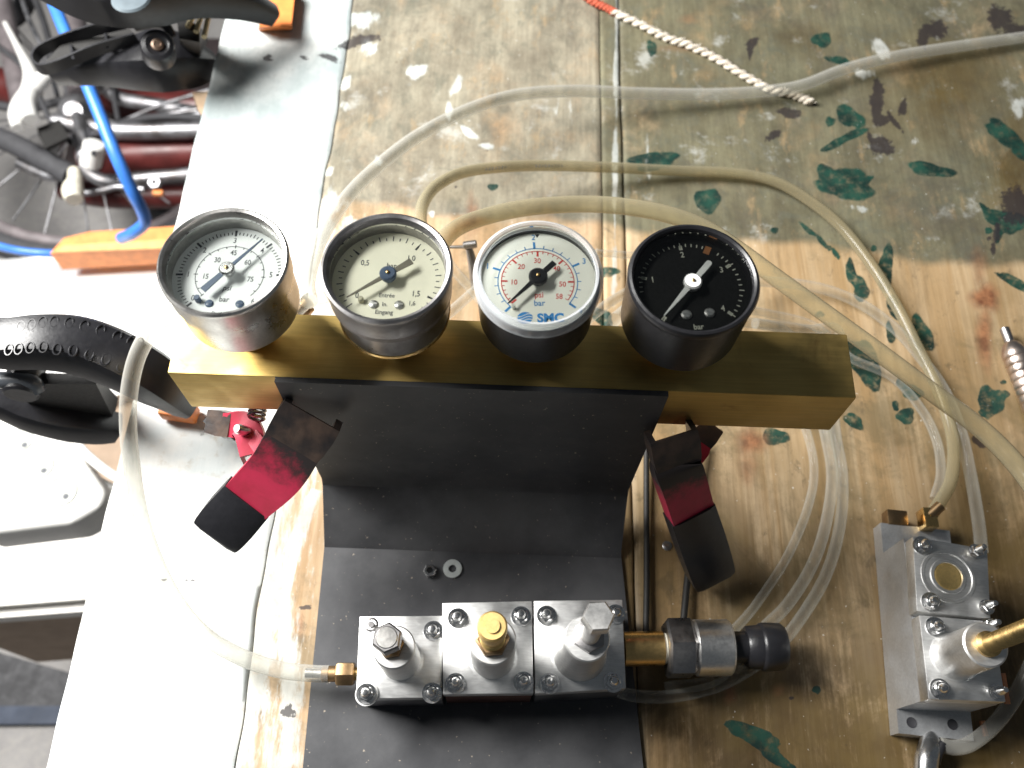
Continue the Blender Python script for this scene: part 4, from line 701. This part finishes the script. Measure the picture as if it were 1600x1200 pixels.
for px, py in dim_px:
    zc = 60.0
    for _ in range(6):
        pnt = at(px, py, zc); i = min(range(mrow), key=lambda k: (SP[k].xy - pnt.xy).length); th = float(np.interp(i / 40, range(len(TH)), TH)); zc = SP[i].z + th * .47
    tdir = (SP[min(i + 1, mrow - 1)] - SP[max(i - 1, 0)]).normalized(); side = tdir.cross(V((0, 0, 1))).normalized(); upd = side.cross(tdir)
    off = (pnt - SP[i]).dot(side)
    if abs(off) > 9 or i > mrow - 60: continue
    pnt = SP[i] + side * off + upd * th * .485
    mb = MB(); rim_ring(mb, pnt, 1.5, 2.5, tdir, side, upd); part("grip_dimple", mb, BLACK, bc)
low = [at(*p) for p in ((-60, 612, 10), (0, 622, 4), (50, 640, -4), (100, 655, -12), (150, 664, -20), (185, 668, -26))]
part("lower_arm", MB().sweep(low, RR, (0, 0, 1), [(14, 14), (16, 16), (18, 18), (17, 18), (15, 18), (12, 14)], 5), BLACK, bc)
part("web_gap_shade", MB().slab([at(*p, -22) for p in ((40, 600), (185, 622), (178, 655), (80, 650))], [at(*p, 40) for p in ((-10, 580), (150, 585), (150, 600), (-10, 600))]), RUBBER, bc)  # web, stretched into a dark plate for the shade in the jaw gap
part("pivot", MB().cyl(at(34, 612, 40) + V((0, -2, 0)), at(34, 600, 40) + V((0, 12, 0)), 7.5, 28, None, 1.0), BLACK, bc)
part("pivot_spring", MB().tube([at(-30, 597, 44), at(10, 594, 45), at(50, 598, 44), at(62, 612, 40)], [3.4, 3.6, 3.4, 2.6], 14), M_plain("worn_grey_plastic", (.09, .10, .115), .35), bc)
part("pad", MB().box(at(280, 643, 5), (17, 8, 8), Matrix.Rotation(-.12, 3, 'Z'), 1.2), ORANGE, bc, label="orange rubber pad")
tc = thing("large_spring_clamp", "large black spring clamp with pivot and open loop handle at the far left corner", "clamp", at(330, 60, 0), 0, "big black spring clamps on the bench edge")
pathT = [(-10, -95, 70), (70, -50, 66), (150, -15, 60), (225, -10, 54), (300, -12, 46), (370, 0, 34), (428, 24, 18)]
part("upper_arm", MB().sweep([at(*p) for p in pathT], RR, (0, 0, 1), [(24, 18), (26, 20), (28, 22), (29, 24), (22, 20), (17, 16), (10, 10)], 6), BLACK, tc)
part("highlight_patch", MB().lathe([(10, 0), (9, 1), (0, 1.6)], at(205, -2, 66), (0, 0, 1), 32), M_plain("grey_highlight", (.12, .15, .17), .4), tc)  # pale grey disc painting a highlight onto the black arm
mb = MB(); Lp = [(214, 60, 6), (150, 78, 2), (95, 101, -2), (66, 108, -4), (54, 98, -4), (62, 80, -4), (100, 62, -2), (150, 46, 2), (192, 36, 6)]
mb.sweep([at(*p) for p in Lp], [(-.7, -4), (-.7, 4), (.7, 4), (.7, -4)], (0, 0, 1), None, 6); part("loop_handle", mb, BLACK, tc)
part("handle_floor", MB().slab([at(*p, -6) for p in ((64, 104), (215, 62), (200, 40), (95, 70))], [at(*p, -4) for p in ((64, 104), (215, 62), (200, 40), (95, 70))]), RUBBER, tc)
for px, py, px2, py2 in ((108, 70, 112, 92), (162, 52, 166, 76)): part("handle_rib", MB().slab([at(px, py, -5), at(px + 4, py, -5), at(px2 + 4, py2, -5), at(px2, py2, -5)], [at(px, py, 3), at(px + 4, py, 3), at(px2 + 4, py2, 3), at(px2, py2, 3)]), BLACK, tc)
PVA = (.35, -.45, 1); c = at(246, 70, 38); part("pivot", MB().lathe([(0, -14), (9, -14), (9, -2), (8.2, 0), (6, .6), (5, 0), (0, 0)], c, PVA, 36), BLACK, tc)
part("rivet", MB().lathe([(0, 0), (3.4, 0), (3.2, .9), (2, 1.3), (1.6, .8), (0, .8)], c, PVA, 24), M_metal("rusty_rivet", (.30, .22, .17), .5, 1, dirt=(.20, .09, .04), dirt_amt=.8), tc)
part("shoulder", MB().tube([at(212, 42, 30), at(235, 36, 32), at(258, 40, 32), at(270, 58, 28)], [2.6, 3, 2.8, 2.2], 14), BLACK, tc)
part("lower_arm", MB().sweep([at(*p) for p in ((85, 118, -34), (150, 108, -24), (215, 98, -12), (255, 92, -8), (300, 96, -16), (330, 100, -24))], RR, (0, 0, 1), [(7, 12), (13, 18), (26, 24), (32, 26), (26, 22), (16, 14)], 5), BLACK, tc)
part("jaw_face", MB().slab([at(*p, -26) for p in ((278, 45), (325, 60), (314, 100), (284, 80))], [at(*p, 24) for p in ((276, 25), (312, 40), (312, 66), (280, 60))]), RUBBER, tc)
for k in range(3):
    a = at(304 + 11 * k, 22 + 1 * k, 26); b = at(293 + 13 * k, 42 + 8 * k, 26); part("jaw_tooth", MB().cyl(a, b, 1.5, 10), CORK, tc)
part("pad", MB().slab([at(*p, .5) for p in ((404, 48), (456, 47), (462, -12), (420, -18))], [at(*p, 9) for p in ((404, 42), (455, 42), (461, -14), (420, -20))]), ORANGE, tc, label="orange rubber pad")

# ------------------------------------------------------------------ below the bench, at the left
fz = -640.0
single("floor", MB().add([(-2600, -900, fz), (1400, -900, fz), (1400, 2600, fz), (-2600, 2600, fz)], [(0, 1, 2, 3)]), CONCRETE, "grey concrete floor far below the bench", None, None, "structure", 0)
def outline(px, z): return [at(x, y, z) for x, y in px]
single("floor_mat", MB().slab(outline([(-120, 985), (140, 1060), (110, 1104), (-120, 1102)], fz + 1), outline([(-120, 985), (140, 1060), (110, 1104), (-120, 1102)], fz + 6)), GREYMAT, "dark grey mat on the floor at the lower left", "mat")
single("floor_strip", MB().slab(outline([(-120, 1103), (120, 1103), (110, 1131), (-120, 1133)], fz + 1), outline([(-120, 1103), (120, 1103), (110, 1131), (-120, 1133)], fz + 9)), BLUEGREY, "dark blue strip lying on the floor along the mat's edge", "strip")
cb = thing("cardboard_box", "white-lidded cardboard box with brown front under the bench's left edge", "box", at(40, 960, fz), 0)
T_ = outline([(-160, 962), (150, 938), (230, 790), (-160, 820)], -300)
part("lid", MB().slab(T_, [p + V((0, 0, 6)) for p in T_]), CARDW, cb); rimc = outline([(-160, 985), (145, 962), (150, 945), (-160, 968)], -320); part("lid_lip", MB().slab(rimc, [p + V((0, 0, 16)) for p in rimc]), CARDW, cb)
Bq = [V((p.x, p.y, fz + 2)) for p in T_]; part("front_wall", MB().slab([V((p.x, p.y + 4, fz + 110)) for p in T_], [V((p.x, p.y + 4, -301)) for p in T_]), CARD, cb)
ps = thing("power_strip", "white power strip with round sockets below the bench's left edge", "power strip", at(60, 740, -190), 0)
c = outline([(-40, 640), (84, 655), (166, 768), (158, 792), (112, 818), (-40, 836)], -160); bm = bmesh.new(); tmp = MB().slab([p - V((0, 0, 34)) for p in c], c); vs = [bm.verts.new(k) for k in tmp.v]; [bm.faces.new([vs[i] for i in f]) for f in tmp.f]
bmesh.ops.bevel(bm, geom=list(bm.edges), offset=5, segments=3, profile=.5, affect='EDGES'); part("housing", MB().bm(bm), WHITEPL, ps, angle=50); bm.free()
SOCK = M_plain("shadowed_socket_plastic", (.40, .41, .38), .6)
for px, py, r in ((32, 688, 8.5), (62, 728, 9.5), (96, 768, 10.5)):
    p = at(px, py, -160); so = part("socket", MB().lathe([(r, .2), (r * .95, .9), (r * .9, .25), (r * .5, .12), (0, .12)], p, n=32), SOCK, ps); part("socket_hole", MB().lathe([(1.9, .4), (0, .35)], p + V((3.6, -3.2, 0)), n=14), INKG, so)
for pts, lb_ in (([(70, 640, -170), (100, 668, -168), (135, 710, -165), (180, 745, -165), (230, 770, -170)], "upper white cable running past the power strip"), ([(60, 650, -190), (95, 690, -188), (130, 735, -186), (185, 768, -186), (240, 790, -190)], "lower white cable squeezed beside the power strip"), ([(90, 822, -210), (120, 815, -210), (150, 805, -205), (200, 800, -205)], "white cable end below the power strip")):
    single("white_cable", MB().tube([at(*p) for p in pts], 3.2, 12), WHITEPL, lb_, "cable")
wb = outline([(-200, 440), (-30, 408), (250, 386), (330, 360), (330, 560), (240, 600), (60, 655), (-200, 660)], -330); single("white_tabletop", MB().slab([p - V((0, 0, 18)) for p in wb], wb), WHITEBOARD, "bright white panel lying low beside the bench, under the orange tray", "panel")
wb = outline([(-160, 815), (60, 822), (150, 832), (300, 832), (300, 870), (-160, 870)], -296); single("white_sheet", MB().slab([p - V((0, 0, 10)) for p in wb], wb), WHITEBOARD, "pale sheet lying below the power strip", "sheet")
wb = outline([(-160, 640), (60, 590), (300, 590), (300, 880), (-160, 880)], -345); single("cardboard_sheet", MB().slab([p - V((0, 0, 5)) for p in wb], wb), CARD, "brown cardboard sheet under the white power strip", "cardboard")
ot = thing("orange_tray", "orange plastic tray lying beside the bench at the left", "tray", at(170, 385, -300))
o1 = outline([(78, 396), (100, 372), (140, 362), (300, 352), (300, 384)], -290); part("rim", MB().slab([p - V((0, 0, 26)) for p in o1], o1), ORANGE2, ot)
o2 = outline([(84, 394), (300, 386), (300, 372), (100, 383)], -288.5); part("bright_edge", MB().slab([p - V((0, 0, 1)) for p in o2], o2), M_plain("pale_orange_edge", (.85, .42, .16), .4), ot)
single("blue_hose", MB().tube([at(*p) for p in ((60, -60, -120), (82, 0, -120), (102, 50, -122), (125, 105, -128), (150, 165, -136), (180, 240, -150), (205, 295, -170), (222, 328, -190), (226, 348, -205), (208, 364, -220), (190, 372, -240))], [4.9] * 11, 16), BLUE, "bright blue hose hanging from behind the clamp down to the orange tray", "hose")
single("blue_hose", MB().tube([at(*p) for p in ((-60, 368, -300), (0, 385, -300), (40, 393, -300), (90, 396, -305), (140, 392, -320))], 3.6, 14), BLUE, "blue hose lying at the far left edge below the wheel", "hose")
# bicycle parts
bk = thing("bicycle", "maroon bicycle with spoked wheels standing behind the bench's left edge", "bicycle", at(120, 200, fz))
def rimtube(c, rx, ry, a0, a1, z, n=40): return [at(c[0] + rx * math.cos(math.radians(a0 + (a1 - a0) * k / n)), c[1] + ry * math.sin(math.radians(a0 + (a1 - a0) * k / n)), z) for k in range(n + 1)]
bz = -400.0
wh = part("rim", MB().tube(rimtube((120, 175), 250, 205, 20, 200, bz), 7, 12, 0), GREYPL, bk); part("tyre", MB().tube(rimtube((120, 175), 275, 228, 20, 200, bz - 6), 13, 14, 0), TYRE, bk)
hub = at(118, 175, bz + 30)
part("hub", MB().cyl(at(118, 150, bz - 10), at(138, 250, bz + 60), 13, 24, 11, 2), BIKEALU, bk)
for k, (px, py) in enumerate(((20, 345), (70, 365), (138, 362), (175, 362), (232, 352), (-20, 305), (-40, 262), (-60, 215), (265, 318), (310, 290), (345, 250), (-30, 190))):
    a = at(118 + 14 * math.cos(k * 2.1), 185 + 20 * math.sin(k * 1.7), bz + (20 if k % 2 else 0)); b2 = at(px, py, bz); part("spoke", MB().cyl(a, b2, 1.15, 6), BIKEALU, bk)
def tubepart(name, pts, r, mat, label=None): return part(name, MB().tube([at(*p) for p in pts], r, 16, 6 if len(pts) > 2 else 1), mat, bk, label=label)
tubepart("chain_stay", [(125, 255, -360), (160, 250, -362), (230, 242, -366), (380, 236, -370)], 19, MAROON)
tubepart("seat_stay", [(100, 292, -420), (160, 305, -422), (240, 306, -424), (380, 305, -430)], 14, MAROON)
tubepart("carrier_rod", [(85, 190, -330), (150, 200, -332), (220, 205, -334), (400, 200, -336)], 9, BIKEALU)
tubepart("carrier_rod", [(130, 262, -335), (146, 275, -335), (170, 283, -336), (230, 278, -338), (400, 264, -340)], 6.5, BIKEALU)
tubepart("brake_rod", [(132, 302, -330), (160, 298, -330), (185, 292, -331), (225, 296, -332)], 3.2, BIKEALU)
tubepart("cross_tube", [(-40, 205, -350), (10, 220, -350), (60, 245, -350), (112, 275, -350)], 11, TYRE); tubepart("mudguard", [(-5, -60, -380), (5, 20, -380), (20, 90, -380), (36, 165, -382)], 12, GREYPL)
tubepart("mudguard", [(95, -60, -390), (108, 0, -390), (118, 60, -392), (130, 150, -395)], 15, GREYPL); tubepart("stay_wire", [(25, -30, -340), (45, 30, -340), (70, 85, -342), (90, 150, -345)], 2.6, BIKEALU)
tubepart("frame_tube", [(-60, 130, -460), (10, 135, -460), (50, 142, -460)], 22, MAROON); tubepart("frame_tube", [(170, 150, -470), (230, 165, -470), (380, 170, -470)], 20, MAROON)
tubepart("spare_stay", [(60, -50, -430), (30, 20, -430), (-20, 40, -430)], 12, TYRE); tubepart("rack_bar", [(140, 100, -420), (180, 150, -420), (250, 165, -420), (400, 195, -424)], 8, BIKEALU); tubepart("rack_bar", [(180, 195, -400), (250, 165, -400), (330, 140, -400)], 2.4, BIKEALU); tubepart("rack_bar", [(190, 190, -398), (260, 178, -398), (340, 168, -398)], 2.4, BIKEALU)
part("shade_plate", MB().slab(outline([(150, 60), (420, 60), (420, 345), (250, 330), (110, 318), (90, 240)], -500), outline([(150, 60), (420, 60), (420, 345), (250, 330), (110, 318), (90, 240)], -494)), M_plain("dark_shade_plate", (.035, .026, .026), .5, var=.4, scale=30), bk)  # dark plate added in place of the shade behind the bicycle
part("axle_block", MB().slab(outline([(60, 212), (90, 190), (105, 220), (75, 236)], -345), outline([(58, 200), (92, 186), (108, 214), (70, 232)], -320)), RUBBER, bk)
part("quick_release", MB().tube([at(*p) for p in ((8, 36, -310), (26, 70, -308), (44, 105, -306), (50, 130, -305), (42, 160, -304), (48, 188, -303))], [2.5, 3.5, 6, 9, 9, 8], 16).tube([at(*p) for p in ((72, 118, -304), (54, 135, -304), (30, 160, -304), (22, 180, -303), (28, 200, -302))], [7.5, 8.5, 6.5, 5.5, 5.5], 16), WHITEPL, bk, label="white quick release lever")
cy = part("brake_cylinder", MB().cyl(at(141, 258, -305), at(148, 224, -285), 10, 24, None, 1.5), WHITEPL, bk); part("hole", MB().cyl(at(146, 240, -288), at(147, 239, -284), 2.4, 14), INK, cy)
part("hub_clamp", MB().lathe([(0, 0), (17, 0), (19, 6), (16, 12), (9, 18), (0, 18)], at(122, 178, -340), (.2, -.6, 1), 28), BIKEALU, bk)
part("cable_boss", MB().tube([at(*p) for p in ((120, 180, -320), (128, 205, -316), (136, 222, -312), (150, 228, -310), (168, 226, -310))], [5, 7, 4.5, 3.4, 3], 14), BIKEALU, bk)
part("cap", MB().tube([at(*p) for p in ((116, 268, -305), (117, 282, -302), (114, 298, -300), (116, 312, -300))], [6, 7, 10, 8], 18), M_plain("ivory_plastic_cap", (.74, .70, .58), .45), bk)
part("eye_bolt", MB().hexnut(at(244, 287, -318), 6.5, 6, .2, (0, -.4, 1), 3), BIKEALU, bk); part("reflector", MB().box(at(247, 302, -316), (10, 5, 5), None, 1), ORANGE2, bk)
for pts, r, m_ in (([(-20, 60, -360), (40, 110, -362), (90, 205, -364), (150, 240, -366)], 3, TYRE), ([(160, -30, -400), (150, 40, -402), (170, 110, -405), (185, 190, -405)], 3, TYRE), ([(30, 255, -372), (80, 275, -372), (118, 268, -372)], 6, BIKEALU),
    ([(-30, 160, -395), (40, 170, -395), (100, 158, -392), (150, 165, -390)], 5, TYRE), ([(150, 210, -372), (200, 190, -376), (260, 182, -380), (330, 186, -382)], 4, TYRE), ([(60, 235, -352), (30, 225, -352), (-20, 228, -350)], 4, BIKEALU), ([(40, -40, -385), (70, 40, -388), (88, 120, -390)], 4, TYRE)):
    tubepart("cable", pts, r, m_)
for k, (px, py) in enumerate(((5, 20), (60, 10), (150, 20), (190, 60), (30, 60), (215, 120), (110, 0))): part("spoke", MB().cyl(at(118 + 12 * math.cos(k * 1.9), 165 + 15 * math.sin(k * 1.3), bz + 5), at(px, py, bz - 4), 1.2, 6), BIKEALU, bk)
# bench underframe seen at its left edge
single("bench_leg", MB().slab(outline([(300, 145), (345, 140), (336, 186), (318, 186), (308, 172)], -60), outline([(302, 147), (345, 142), (334, 184), (318, 185), (310, 172)], -THICK - .5)), M_plain("pale_raw_pine", (.62, .45, .30), .7, var=.15, scale=80, bump=.2), "pale wooden block under the bench's edge by the far clamp", "block")
